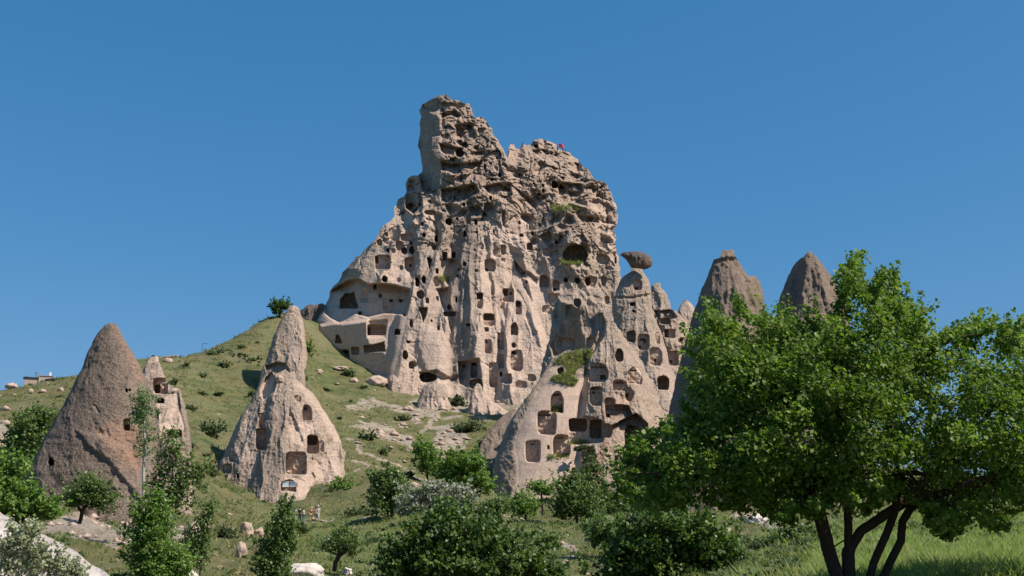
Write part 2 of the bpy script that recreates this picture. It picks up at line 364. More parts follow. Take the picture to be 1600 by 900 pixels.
# ---------------------------------------------------------------- ground material
def grass_mat():
    m, t, b = mat('meadow', 1, .05); pos = N(t, 'ShaderNodeNewGeometry').outputs['Position']
    A = lambda s: N(t, 'ShaderNodeAttribute', attribute_name=s).outputs['Fac']
    big = noise(t, .045, 5, .6, pos, .5); med = noise(t, .35, 6, .65, pos, .3); sm = noise(t, 2.2, 5, .7, pos); fi = noise(t, 9., 4, .7, pos)
    g = mix(t, ramp(t, med, .36, .62), (.105, .13, .05), (.17, .182, .082)); g = mix(t, ramp(t, big, .38, .6), g, (.225, .207, .115))
    dry = mix(t, ramp(t, sm, .35, .65), (.25, .2, .1), (.19, .165, .075))
    g = mix(t, mul(t, ramp(t, noise(t, .13, 6, .68, pos, 1.2), .44, .6), .9), g, dry); mpz = N(t, 'ShaderNodeMapping'); mpz.inputs['Scale'].default_value = (.1, .1, 1.5); t.links.new(pos, mpz.inputs[0]); bnd = noise(t, .9, 5, .65, mpz.outputs[0], .5)
    g = mix(t, mul(t, ramp(t, bnd, .5, .66), .5), g, (.07, .095, .036)); g = mix(t, mul(t, ramp(t, bnd, .5, .34), .4), g, (.26, .25, .13)); g = mix(t, A('lush_lit'), g, mix(t, ramp(t, sm, .3, .7), (.16, .215, .06), (.26, .3, .11)))
    g = mix(t, A('dry'), g, dry); g = mix(t, mul(t, ramp(t, noise(t, .22, 5, .7, pos, .8), .54, .66), .7), g, (.06, .088, .032)); g = mix(t, mul(t, ramp(t, noise(t, .5, 5, .75, pos, .4), .6, .7), .6), g, (.3, .25, .15))
    g = mix(t, ramp(t, sm, .62, .74, 0, .5), g, (.06, .085, .03)); g = mix(t, ramp(t, fi, .3, .7, 0, .35), g, (.07, .095, .035))
    so_ = mix(t, ramp(t, med, .3, .7), mix(t, ramp(t, fi, .3, .7), (.25, .2, .14), (.34, .28, .21)), (.44, .37, .29))
    bare = mul(t, A('bare'), mul(t, ramp(t, med, .3, .65, -.42, .3), ramp(t, sm, .3, .7, -.3, .22), 'ADD'), 'ADD')
    g = mix(t, mul(t, ramp(t, bare, .45, .62), ramp(t, A('bare'), .02, .2)), g, so_)
    stones = mul(t, ramp(t, noise(t, .9, 6, .75, pos), .66, .7), ramp(t, noise(t, .11, 4, .6, pos), .47, .55)); g = mix(t, mul(t, stones, .8), g, so_)
    t.links.new(g, b.inputs['Base Color'])
    h = mul(t, mul(t, mul(t, sm, .8), mul(t, fi, .26), 'ADD'), mul(t, med, 1.), 'ADD'); bp = N(t, 'ShaderNodeBump', _Strength=.9, _Distance=.7); t.links.new(h, bp.inputs['Height']); t.links.new(bp.outputs[0], b.inputs['Normal'])
    return m
M['grass'] = grass_mat()
# ---------------------------------------------------------------- terrain: measured points (u, v, distance)
TP = [(-60,632,230),(0,616,230),(60,604,233),(110,596,236),(180,574,245),(250,559,250),(310,553,255),(355,532,262),(400,511,268),(440,491,277),(470,482,288),(500,500,300),
 (0,680,150),(0,650,185),(100,650,185),(310,700,165),(310,625,215),(330,760,140),(380,600,238),(250,640,190),(430,797,146),(340,742,158),(545,742,158),(520,695,178),(450,600,240),(490,600,266),(490,578,284),(560,585,283),(400,680,190),(400,560,250),
 (530,640,236),(560,680,207),(620,720,180),(600,600,283),(640,618,276),(700,636,266),(790,642,262),(740,665,235),(700,715,195),(650,760,158),(700,785,145),(490,817,138),(380,800,135),(600,830,108),(600,860,78),(600,905,56),(450,900,58),
 (770,796,160),(850,792,158),(950,805,150),(760,690,215),(760,805,138),(900,830,98),(900,870,66),(1000,905,46),(1160,808,130),(1100,800,150),(1250,800,150),(1240,838,80),(1180,840,80),(1400,786,130),(1600,770,130),(1600,742,200),(1300,760,220),(1050,700,235),(1000,670,240),(1100,640,260),
 (1500,832,44),(1500,880,25),(1640,800,50),(1350,905,22),(1280,862,40),(1640,900,20),(1450,810,70),
 (200,905,42),(0,930,38),(100,850,58),(0,835,66),(60,800,84),(150,835,70),(200,838,76),(260,835,76),(320,862,62),(380,845,98),(160,810,90),(250,790,100),(300,800,110),(100,900,45),(-80,850,50),
 (-150,640,230),(1750,760,200),(1750,790,100),(1750,850,40)]
XT, ZT = [], []
def _add(x, y, z, w=1): XT.append((x/y*2.2, math.log(y))); ZT.append(z)
for u, v, y in TP:
    p = P(u, v, y); _add(p[0], y, p[2])
for u, v, y in [(0,616,230),(110,596,236),(250,559,250),(310,553,255),(400,511,268),(440,491,277)]:
    for f_, dz in ((1.14, -7), (1.32, -22)): p = P(u, v, y); _add(p[0]*f_, y*f_, p[2]+dz)
for x, y, z in [(-60,400,10),(0,400,15),(60,400,5),(0,345,32),(50,345,20),(150,420,0),(-200,420,-5),(0,14,-1.7),(-9,14,-1.9),(9,14,-1.45),(0,26,-2.4),(12,20,-1.35)]: _add(x, y, z)
XT, ZT = np.array(XT), np.array(ZT)
def _tps(r2): return .5*r2*np.log(r2+1e-12)
_d = ((XT[:, None]-XT[None])**2).sum(-1); NTP = len(XT); _A = np.zeros((NTP+3, NTP+3)); _A[:NTP, :NTP] = _tps(_d)+np.eye(NTP)*.0015
_A[:NTP, NTP:] = np.c_[np.ones(NTP), XT]; _A[NTP:, :NTP] = _A[:NTP, NTP:].T; _w = np.linalg.solve(_A, np.r_[ZT, 0, 0, 0])
def ground0(x, y):
    x, y = np.broadcast_arrays(np.asarray(x, float), np.asarray(y, float)); yc = np.clip(y, 14, 430)
    q = np.stack([np.clip(x/yc, -.75, .75)*2.2, np.log(yc)], -1).reshape(-1, 2); z = np.empty(len(q))
    for i in range(0, len(q), 20000):
        c = q[i:i+20000]; z[i:i+20000] = _tps(((c[:, None]-XT[None])**2).sum(-1))@_w[:NTP]+_w[NTP]+c@_w[NTP+1:]
    z = z.reshape(x.shape); z = z+(-1.7-z)*ss(14, 5, y); z = z+(-12-z)*ss(330, 460, y)
    return z
def ground(x, y):
    x, y = np.asarray(x, float), np.asarray(y, float); z = ground0(x, y); k = ss(20, 90, y)*.85+.15
    z = z+k*(.55*fbm(x*.07, y*.07, 0, 3)+.3*ridged(x*.16, y*.16, 4, 3)-.2+.22*fbm(x*.5, y*.5, 2, 3)+.34*fbm(x*.035, z*.85, 7, 3)); return z
def gz(x, y): return float(ground(np.array([x]), np.array([y]))[0])
def ray_ground(u, v, y0=18, y1=300):
    "first point of the ground met by the line of sight through photo pixel u, v"
    Y = np.geomspace(y0, y1, 500); p = P(u, v, Y); h = p[:, 2]-ground(p[:, 0], p[:, 1]); s = np.where(h < 0)[0]
    return Vector(p[s[0]].tolist()) if len(s) else Vector(p[np.argmin(np.abs(h))].tolist())
def make_ground():
    a = np.r_[-np.geomspace(4, .56, 16), np.linspace(-.53, .53, 430), np.geomspace(.56, 4, 16)]
    y = np.r_[-60, -30, -10, 0, 6, 12, np.geomspace(16, 300, 400), np.geomspace(304, 460, 40), np.geomspace(500, 9000, 14)]
    Aa, Yy = np.meshgrid(a, y); X = Aa*(np.maximum(Yy, 0)+14)*np.where(np.abs(Aa) > .56, 1.4, 1); Z = ground(X, Yy)
    u, v = proj(X, Yy, Z); vis = (Yy > 18)&(Yy < 300); bare = np.zeros(X.shape); dry = np.zeros(X.shape)
    def line(pts, w, ymin, ymax, arr, amt=1):
        q = np.array(pts, float); D = np.full(X.shape, 99.)
        for (x0, y0), (x1, y1) in zip(q[:-1], q[1:]):
            l = (x1-x0)**2+(y1-y0)**2; t = np.clip(((u-x0)*(x1-x0)+(v-y0)*(y1-y0))/l, 0, 1); D = np.minimum(D, np.hypot(u-x0-t*(x1-x0), (v-y0-t*(y1-y0))*1.3))
        wv = w*.8*(1+.9*pn(u*.07, v*.12, 2.)+.5*pn(u*.3, v*.35, 6.)); np.maximum(arr, amt*ss(wv+3.5, wv-2.5, D)*((Yy > ymin)&(Yy < ymax)), out=arr)
    for pts, w in [([(588,628),(615,636),(640,644),(665,650)],6),([(655,642),(690,640),(720,628)],7),([(683,648),(672,662),(655,678)],5),([(596,682),(618,680),(645,688),(640,700)],6),
                   ([(502,692),(515,700),(522,716),(560,722),(585,728),(606,738)],2.6),([(556,690),(562,706),(590,716),(612,724),(634,732),(655,748)],3.2),([(700,636),(745,640),(790,636)],8),
                   ([(640,640),(690,655),(720,650)],3),([(555,735),(575,730)],2),([(470,817),(500,815),(520,812)],2.2),([(560,812),(585,806)],1.6),([(740,795),(775,800),(800,808)],2.6),([(560,885),(640,880)],1.2),
                   ([(1150,806),(1190,812),(1230,832)],9),([(880,850),(900,860),(880,880)],5),([(640,760),(700,758),(740,765)],3),([(580,660),(600,668)],2)]: line(pts, w, 50, 290, bare)
    bare = np.maximum(bare, soft([(672,700),(685,672),(700,662),(712,668),(728,676),(732,690),(722,708),(690,712)], u, v, 5)*((Yy > 150)&(Yy < 290)))
    bare = np.maximum(bare, .75*ss(.12, .42, fbm(X*.09, Yy*.045, 3, 4)+.15)*soft([(560,615),(640,612),(720,630),(760,655),(700,690),(690,740),(640,730),(590,700),(545,690),(530,650)], u, v, 30)*(Yy > 140))
    bare = np.maximum(bare, soft([(0,655),(14,672),(18,695),(0,700),(-60,690),(-60,640)], u, v, 6)*((Yy > 120)&(Yy < 230)))
    bare = np.maximum(bare, soft([(640,622),(700,618),(800,624),(840,640),(800,652),(640,640)], u, v, 10)*(Yy > 235)*.55)
    bare = np.maximum(bare, soft([(60,836),(80,815),(104,804),(135,796),(150,806),(188,838),(186,858),(150,846),(110,840)], u, v, 7)*((Yy > 45)&(Yy < 100))*1.6)
    bare = np.maximum(bare, soft([(190,815),(290,820),(310,850),(240,860),(170,850)], u, v, 8)*((Yy > 45)&(Yy < 100))*.55)
    dry = np.maximum(soft([(530,640),(640,615),(700,650),(640,720),(560,760),(520,700)], u, v, 40)*.35, soft([(330,770),(420,800),(420,880),(330,860)], u, v, 30)*.5)
    dry = np.maximum(dry, soft([(170,850),(260,830),(330,900),(200,900)], u, v, 30)*.6); dry = np.maximum(dry, soft([(0,610),(120,590),(240,600),(200,660),(0,680)], u, v, 20)*.3)
    dry = np.maximum(dry, soft([(780,610),(830,615),(830,640),(780,640)], u, v, 10)*.9)
    dry[Yy > 460] = .4; far = -soft([(1340,700),(1640,640),(1640,930),(1240,930)], u, v, 60)*.0
    nx, ny = X.shape[1], X.shape[0]; i, j = np.mgrid[0:ny-1, 0:nx-1]; i, j = i.ravel(), j.ravel()
    q = np.stack([i*nx+j, i*nx+j+1, (i+1)*nx+j+1, (i+1)*nx+j], 1)
    o = mesh('ground', np.stack([X, Yy, Z], -1).reshape(-1, 3), q, M['grass'], {'bare': bare.ravel(), 'dry': dry.ravel(), 'lush_lit': (np.maximum(soft([(1180,850),(1340,800),(1700,760),(1700,960),(1100,960)], u, v, 60)*(Yy > 8)*(Yy < 110), .5*soft([(400,800),(620,800),(900,840),(900,910),(420,910)], u, v, 50)*(Yy < 150))).ravel()}); tag(o, kind='structure'); return u, v, X, Yy, Z, bare  # fresher green meadow, with sunlight painted into the near right part
GU, GV, GX, GY, GZ, GB = make_ground()

# ---------------------------------------------------------------- the castle rock
C_POLY = [(470,625),(478,590),(480,560),(484,535),(495,500),(508,478),(514,462),(522,445),(533,432),(534,425),(542,417),(557,402),(570,392),(583,376),(592,364),(596,355),(604,350),(612,342),(618,338),(615,325),(622,312),(632,307),(636,300),(634,285),(638,276),(652,272),(660,268),(657,250),(654,228),(656,212),(656,195),(658,162),(664,160),(670,156),(676,152),(684,149),(700,149),(706,156),(718,156),(724,162),(732,162),(736,172),(742,184),(750,182),(758,186),(764,196),(770,208),(778,218),(784,228),(790,240),(794,247),(795,232),(798,225),(803,226),(805,232),(812,234),(816,226),(822,228),(830,226),(833,218),(845,217),(860,221),(868,226),(870,234),(880,236),(890,238),(898,244),(906,255),(916,262),(924,272),(930,280),(944,284),(952,296),(958,308),(962,325),(966,340),(964,352),(960,362),(961,385),(966,400),(969,420),(968,437),(964,455),(966,490),(975,550),(978,620),(970,690),(640,690),(560,640)]
def c_base(U, V, D, L, R):
    ye = 304+(600-V)*.05; t = np.clip(1-D/75, 0, 1); return ye-15*np.sqrt(1-t**2.3)-5*ss(420, 600, V)
def c_detail(x, z, U, V, e):
    up = np.clip(ss(430, 300, V)+ss(760, 900, U)*ss(470, 400, V)*.6, 0, 1); wx, wz = x+2.2*fbm(x*.1, z*.1, 3, 3), z+2.2*fbm(x*.1, z*.1, 9, 3)
    crag = -1.7*(ridged(wx*.06, wz*.04, 1, 3)-.9)+1.4*facet(wx*.14, wz*.11, 3)+1.0*facet(wx*.36, wz*.3, 8)+.35*facet(wx*.9, wz*.8, 5)-.35*(ridged(wx*.5, wz*.5, 2, 2)-.8)
    f1, f2, i = worley(wx*.22, wz*.28, 4); crag += 2.4*ss(.5, .1, f1)*(i > .6); f1, f2, i = worley(wx*.6, wz*.7, 9); crag += .8*ss(.4, .14, f1)*(i > .62); f1, f2, i = worley(wx*1.3, wz*1.5, 2); crag += .35*ss(.4, .15, f1)*(i > .6)
    an = np.arctan2(U-752+6*fbm(U*.02, V*.02, 4, 2), V-120.); rr_ = np.hypot(U-752, V-120.)
    lo = -2.2*(ridged(an*8.5, rr_*.0035, 5, 2)-.75)*ss(120, 330, rr_)-.45*(ridged(an*24, rr_*.008, 6, 2)-.8)+.3*facet(wx*.25, wz*.14, 6)*ss(.2, .6, pn(x*.05, z*.05, 8)+.5)+.4*fbm(wx*.3, wz*.3, 3, 5)
    lo += .3*ss(.04, 0, np.abs(pn(wx*.11, wz*.06, 12)))
    calm = np.clip(soft([(482,500),(520,435),(640,440),(640,500),(620,590),(480,600)], U, V, 12)*.88+soft([(655,515),(690,515),(706,560),(700,598),(668,592),(650,540)], U, V, 12)*.75+soft([(655,165),(688,180),(690,290),(655,300)], U, V, 8)*.85, 0, 1)
    return (crag*up+lo*(1-up*.7)+.12*fbm(x*2, z*2, 1, 2))*(1-calm)*(.25+.75*e)
C_LOBES = [([(148,664,735),(200,657,775),(250,657,800),(300,664,818),(345,690,826)],320,309,.75,3),
 ([(196,752,772),(280,748,812),(360,722,800),(420,707,790)],312,300,.6,2.5),
 ([(330,742,760),(360,722,762),(420,704,762),(480,700,768),(540,702,775),(600,702,785),(640,690,795)],303,281,.75,1.5),
 ([(322,640,668),(360,648,682),(400,650,688),(470,640,696),(520,632,706),(570,636,712),(625,622,722)],304,283,.8,1.5),
 ([(330,682,700),(400,688,704),(470,690,708)],303,292,.8,1.5),
 ([(350,596,650),(420,560,640),(440,560,650)],306,297,.5,2),
 ([(428,802,810),(470,796,828),(520,788,846),(560,783,853),(600,778,858),(650,770,868)],298,274,.8,1.2),
 ([(500,765,795),(560,745,800),(650,730,810)],291,276,.5,1.5),
 ([(440,632,648),(500,622,650),(560,612,655),(620,600,665)],294,281,.7,1.5),
 ([(270,905,945),(330,900,966),(400,905,966),(440,915,966)],312,302,.7,2.5),
 ([(318,852,900),(360,850,938),(400,858,930)],306,300,.5,1.5)]
C_OPS = [('plane',[(490,545),(500,508),(520,505),(540,506),(575,500),(575,540),(600,555),(606,585),(560,590),(500,590),(482,585)],292.5,-.085,.015,7),
 ('plane',[(657,160),(690,178),(688,212),(674,214),(672,238),(690,256),(687,275),(683,302),(660,300),(655,268),(655,230),(655,190)],313,-.28,-.03,3),
 ('plane',[(634,300),(638,277),(655,272),(660,322),(646,334),(634,325)],312,-.2,.0,3),
 ('cut',[(690,252),(705,257),(725,255),(752,253),(746,268),(728,272),(712,274),(700,268),(690,266)],6,1.5,3),
 ('cut',[(690,296),(715,293),(742,288),(748,300),(738,307),(720,316),(700,318),(690,314)],6,1.5,3),
 ('cut',[(714,195),(732,193),(742,205),(745,222),(735,228),(722,218),(712,206)],3.5,1,3),
 ('cut',[(686,224),(700,228),(722,232),(722,245),(704,243),(690,238)],4,1.5,2.5),
 ('cut',[(754,292),(780,286),(798,296),(800,305),(788,312),(768,306)],5,1.5,3),
 ('cut',[(832,236),(846,233),(862,238),(864,246),(846,249)],4,1,2),('cut',[(864,242),(880,238),(898,247),(898,252),(872,250)],4,1,2),
 ('cut',[(872,284),(908,288),(911,298),(902,312),(890,317),(873,317)],4,3,2),
 ('cut',[(858,326),(890,316),(940,330),(944,345),(900,336),(866,336)],-2,0,3),('cut',[(925,296),(942,290),(936,305),(925,320)],3,1,2),
 ('cut',[(800,290),(836,316),(838,330),(815,306)],2.5,1.5,2),('cut',[(757,318),(774,324),(772,340),(756,338)],3,1,2),
 ('cut',[(508,470),(515,456),(530,446),(545,438),(560,436),(575,444),(600,443),(615,445),(640,452),(641,470),(634,492),(615,490),(600,490),(575,496),(555,490),(540,500),(530,504),(516,497),(508,490)],7,4.5,2.5),
 ('cut',[(688,405),(716,405),(720,418),(708,438),(700,445),(690,430)],4,2.5,2.5),
 ('cut',[(804,408),(815,420),(828,426),(840,436),(838,444),(815,432),(806,420)],4,1.5,2),
 ('cut',[(682,452),(700,450),(704,480),(712,500),(706,520),(700,505),(692,480)],3.5,2,3),
 ('cut',[(716,566),(748,560),(752,590),(734,592),(732,606),(718,600)],3.5,3,2),
 ('cut',[(655,582),(682,578),(706,592),(715,588),(712,596),(690,600),(660,600)],2.5,1,2),
 ('cut',[(690,575),(715,568),(716,585),(695,590),(680,584)],-2,-1,3),
 ('cut',[(575,502),(605,500),(602,528),(574,528)],1,.5,2)]
C_OPS = [(o[0], o[1], o[2]*.72, o[3]*.8, o[4]+1) if o[0] == 'cut' and o[2] < 6.9 else o for o in C_OPS]
O, NI, CA, DO, WI = 'opening', 'niche', 'cave_opening', 'doorway', 'window_opening'
C_N = [(CA,[(531,482),(532,468),(540,458),(548,459),(553,456),(556,468),(560,480),(555,482)],0,0,0,0,7),(NI,'r',562,452,575,472,1.2),(NI,'r',599,468,605,483,.8),(WI,'r',592,459,597,465,3),(WI,'r',624,468,629,472,3),(O,'r',560,487,565,492,3),
 (O,'o',499,524,503,531,3),(O,[(524,536),(525,524),(529,523),(533,531),(534,536)],0,0,0,0,4),(NI,'r',530,546,546,562,.8),(DO,'r',535,548,544,560,5),(CA,'r',549,542,561,554,3),(CA,[(570,551),(568,540),(585,538),(600,534),(602,549)],0,0,0,0,4.5),(CA,'r',574,507,603,524,4.5),(DO,'r',574,512,578,524,3),(WI,'a',617,514,625,523,5),(DO,'r',482,559,488,569,5),(NI,'r',500,552,522,568,.5),
 (CA,'o',629,548,637,562,4),(WI,'a',643,565,651,573,1.5),(WI,'o',597,431,605,441,5),(NI,'o',619,434,626,441,1),(NI,'r',648,430,656,438,1),(WI,'a',649,434,655,447,5),(WI,'o',659,431,665,443,5),(CA,'o',651,454,663,467,3),(CA,[(654,481),(668,480),(666,492),(661,503),(658,492)],0,0,0,0,3.5),(O,'o',640,500,645,512,2.5),
 (NI,'r',586,399,610,421,3),(DO,'r',586,401,591,411,3),(NI,'c',632,402,648,424,2.6),(O,'o',640,413,643,417,3),(CA,[(667,403),(671,402),(675,405),(674,412),(671,421),(669,412)],0,0,0,0,4),(CA,'o',627,387,636,397,3.5),(CA,'o',640,385,647,397,4.5),(O,'o',641,378,644,383,3),(CA,'o',660,364,665,371,2),(CA,'o',679,367,684,379,5),(CA,'o',696,341,706,352,5),(O,'o',712,340,716,344,3),(O,'o',722,317,727,322,4),(CA,'o',724,361,728,370,4),(WI,'r',691,394,698,406,4),(WI,'r',706,394,712,403,4),
 (NI,'c',626,365,646,377,1.8),(NI,'c',600,372,612,383,1.6),(NI,'o',607,354,626,377,2),(NI,'o',618,376,629,391,1.8),(NI,'o',589,374,597,384,1.8),(NI,'o',601,363,606,370,1.5),(NI,'o',611,388,618,396,1.5),(NI,'o',624,415,630,422,1.2),(NI,'r',728,328,735,350,1.5),(O,'o',741,343,746,352,2.5),(CA,'o',663,328,680,336,2),(NI,'o',680,335,690,345,1.5),
 (NI,'o',677,432,686,448,1.5),(WI,'o',699,476,705,484,3),(CA,'r',693,487,712,494,3),(NI,'a',757,404,774,424,2.6),(O,'r',759,420,762,424,2.5),(NI,'r',745,458,754,482,2),(WI,'r',745,458,754,467,4),(NI,'c',755,490,773,510,1.6),(CA,'c',755,490,772,501,4),(NI,'r',785,451,803,472,2.4),(WI,'r',787,452,793,462,3.5),(O,'o',797,457,800,460,3),(NI,'c',805,470,815,492,2),(WI,'r',806,471,813,479,3.5),(NI,'c',781,467,787,482,1.4),(NI,'c',767,438,772,462,1.3),
 (CA,'a',798,505,809,524,3.5),(NI,'r',777,520,788,546,2.2),(O,'o',778,531,780,535,2),(NI,'r',757,530,768,552,2),(O,'o',759,533,761,536,2),(NI,'c',797,547,817,580,2.6),(WI,'r',799,549,806,553,2.5),(DO,'r',736,567,746,590,2.2),(O,'r',738,567,744,570,2.5),(NI,'r',764,566,778,605,2.2),(NI,'r',779,554,788,575,1.6),(O,'o',781,581,785,588,3),(NI,'c',784,584,800,600,1.6),(NI,'c',805,595,823,607,1.5),(NI,'c',824,585,837,596,1.5),(CA,'c',734,592,754,608,3),
 (CA,'o',655,582,682,597,8),(WI,'a',639,565,647,576,1.6),(NI,'o',757,316,769,329,1.5),(NI,'r',784,329,789,346,1.5),(O,'o',770,358,773,367,1.5),(NI,'o',770,387,784,403,2.2),(NI,'c',782,382,790,398,1.8),(NI,'o',747,379,756,390,1),(NI,'o',783,403,790,410,1),(CA,'c',823,380,832,391,3.5),(NI,'r',848,388,858,400,1.5),
 (CA,[(878,408),(880,394),(888,385),(900,381),(912,386),(919,398),(915,408),(900,412)],0,0,0,0,7),(NI,'c',936,377,949,388,1.8),(NI,'o',932,397,952,413,2.6),(WI,'c',960,402,963,412,2),(NI,'a',843,430,858,449,2.8),(NI,'a',863,438,874,454,2.4),(O,'o',865,451,868,455,3),(CA,'o',881,434,887,441,4),(CA,'o',898,434,906,443,4),(NI,'o',914,431,932,449,2.5),(CA,'o',914,433,922,446,4),(NI,'o',939,431,947,447,2),(NI,'c',945,463,952,475,1.6),(NI,'c',857,458,878,480,2.4),(NI,'c',847,477,863,490,2),
 (O,'o',716,420,719,423,1.5),(O,'o',740,389,743,392,1.5),(O,'o',846,287,850,293,3),(O,'o',854,271,857,274,2),(CA,'c',862,283,871,294,4),(CA,'o',722,222,731,231,2.5),(CA,'o',712,234,725,245,3),(CA,'o',692,161,703,168,3),(CA,'o',712,163,720,170,3),(O,'o',766,278,771,283,2.5),(O,'o',778,270,784,277,2.5),(O,'o',740,228,748,234,1.5),(NI,'o',746,200,756,208,1.6)]
_r = random.Random(4)
def _free(u, v, m): return all(not ((n_[2] if not isinstance(n_[1], list) else min(a[0] for a in n_[1]))-m < u < (n_[4] if not isinstance(n_[1], list) else max(a[0] for a in n_[1]))+m and (n_[3] if not isinstance(n_[1], list) else min(a[1] for a in n_[1]))-m < v < (n_[5] if not isinstance(n_[1], list) else max(a[1] for a in n_[1]))+m) for n_ in C_N)
_c = 0
while _c < 40:
    u, v = _r.choice([(_r.uniform(560, 700), _r.uniform(345, 470)), (_r.uniform(735, 955), _r.uniform(330, 520)), (_r.uniform(700, 850), _r.uniform(380, 600)), (_r.uniform(690, 900), _r.uniform(180, 330)), (_r.uniform(630, 700), _r.uniform(440, 560))])
    if not _free(u, v, 4) or (v < 450 and u < 600-(v-345)*.45+25) or (655 < u < 705 and v > 515): continue
    a, b = _r.uniform(1.3, 3.4), _r.uniform(1.6, 4.2); C_N.append((_r.choice([O, O, CA]) if a > 1.8 else O, _r.choice('oca'), u-a, v-b, u+a, v+b, _r.uniform(1.5, 3.5))); _c += 1
C_PAINT = [(0,[(600,400),(700,390),(780,380),(870,430),(850,600),(780,625),(640,610),(610,520)],.6,40),(0,[(655,515),(690,518),(708,562),(704,602),(668,596),(652,545)],.75,10),(0,[(630,340),(650,322),(675,330),(690,340),(670,350),(662,366),(650,372),(630,368)],.7,8),(0,[(482,500),(520,435),(640,440),(640,500),(620,590),(480,600)],.85,14),
 (0,[(745,345),(790,330),(835,345),(860,370),(850,400),(800,400),(790,390),(745,370)],.75,14),(0,[(800,410),(840,430),(870,450),(850,490),(810,450)],.6,10),(0,[(930,300),(962,310),(966,400),(940,380),(925,340)],.65,14),(0,[(586,421),(612,421),(606,434),(594,434)],.8,4),(0,[(600,440),(640,440),(660,540),(640,560),(630,500)],.35,10),
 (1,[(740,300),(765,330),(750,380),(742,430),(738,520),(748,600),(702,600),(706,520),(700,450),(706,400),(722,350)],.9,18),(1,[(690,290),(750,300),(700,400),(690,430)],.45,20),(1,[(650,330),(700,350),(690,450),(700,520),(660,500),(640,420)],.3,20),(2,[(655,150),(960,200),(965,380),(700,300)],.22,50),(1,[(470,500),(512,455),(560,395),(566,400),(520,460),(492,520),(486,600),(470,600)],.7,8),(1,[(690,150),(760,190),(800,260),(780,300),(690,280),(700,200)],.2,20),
 (1,[(862,330),(935,340),(925,385),(860,395)],.4,12),(2,[(690,225),(725,228),(722,246),(690,240)],.5,6),(2,[(760,300),(800,290),(830,330),(800,345),(760,330)],.3,14),(2,[(600,480),(618,470),(612,500),(600,505)],.4,5),(0,[(690,600),(760,600),(800,620),(790,640),(690,635)],.6,12),(2,[(835,220),(790,300),(850,330),(860,250)],.15,14)]
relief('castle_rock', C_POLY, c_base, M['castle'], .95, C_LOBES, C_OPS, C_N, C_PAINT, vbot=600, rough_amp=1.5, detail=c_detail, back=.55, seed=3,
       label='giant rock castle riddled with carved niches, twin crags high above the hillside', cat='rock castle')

# ---------------------------------------------------------------- fairy chimneys and other rocks
def cone_base(yt, yb, vt, vb, ratio=.8, pw=2.0):
    def f(U, V, D, L, R):
        c, w = (L+R)/2, np.maximum((R-L)/2, 1); t = np.clip(np.abs((U-c)/w), 0, 1); yc = yt+(yb-yt)*(V-vt)/(vb-vt)
        return yc-ratio*w*yc/F*np.sqrt(np.clip(1-t**pw, 0, 1))
    return f
def flutes(s=1., amp=1., gro=1., apex=None, k=13, rib=1.):
    def f(x, z, U, V, e):
        wx, wz = x+1.2*s*fbm(x*.2/s, z*.2/s, 3, 3), z+.8*s*fbm(x*.2/s, z*.2/s, 6, 2)
        r = -.75*gro*(ridged(wx*.28/s, z*.06/s, 2, 3)-.8)+.5*fbm(wx*.3/s, wz*.3/s, 1, 5)+.14*ss(.03, 0, np.abs(pn(wx*.2/s, wz*.1/s, 12)))*ss(-.1, .3, pn(wx*.15/s, wz*.15/s, 22))+.14*facet(wx*.3/s, wz*.16/s, 4)+.12*fbm(x*1.8/s, z*1.8/s, 1, 3)-.1*(ridged(wx*1.1/s, wz*.6/s, 4, 3)-.8)
        if apex:
            an = np.arctan2(U-apex[0]+3*fbm(U*.03, V*.03, 4, 2), np.maximum(V-apex[1], 0)+25.); rr_ = np.hypot(U-apex[0], V-apex[1])
            r = r-rib*(1.5*(ridged(an*k, rr_*.004, 5, 2)-.8)+.55*(ridged(an*k*2.9, rr_*.01, 7, 2)-.8))*ss(5, 90, rr_)
        return r*amp*s*(.2+.8*e)
    return f
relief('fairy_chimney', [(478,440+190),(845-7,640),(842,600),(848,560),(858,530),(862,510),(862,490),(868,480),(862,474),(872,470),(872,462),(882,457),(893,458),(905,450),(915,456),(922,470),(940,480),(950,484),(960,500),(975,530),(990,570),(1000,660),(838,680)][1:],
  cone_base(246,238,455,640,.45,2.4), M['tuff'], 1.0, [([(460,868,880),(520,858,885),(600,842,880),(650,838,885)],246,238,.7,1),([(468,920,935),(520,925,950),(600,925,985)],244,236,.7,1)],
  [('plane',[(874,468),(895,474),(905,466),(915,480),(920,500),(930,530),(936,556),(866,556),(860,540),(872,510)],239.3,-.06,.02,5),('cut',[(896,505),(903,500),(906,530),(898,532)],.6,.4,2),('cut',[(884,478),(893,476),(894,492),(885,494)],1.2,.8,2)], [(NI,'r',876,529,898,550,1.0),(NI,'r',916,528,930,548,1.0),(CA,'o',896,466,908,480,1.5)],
  [(1,[(872,465),(915,470),(928,550),(866,550),(845,600),(845,540)],.3,14),(0,[(880,500),(920,490),(930,548),(876,548)],.5,8),(0,[(930,490),(960,520),(950,540),(930,530)],.5,8)], vbot=620, detail=flutes(1.1,1.25), label='shaded half-collapsed chimney stub right below the rock castle, above the grassy ledge', group='rock chimneys')
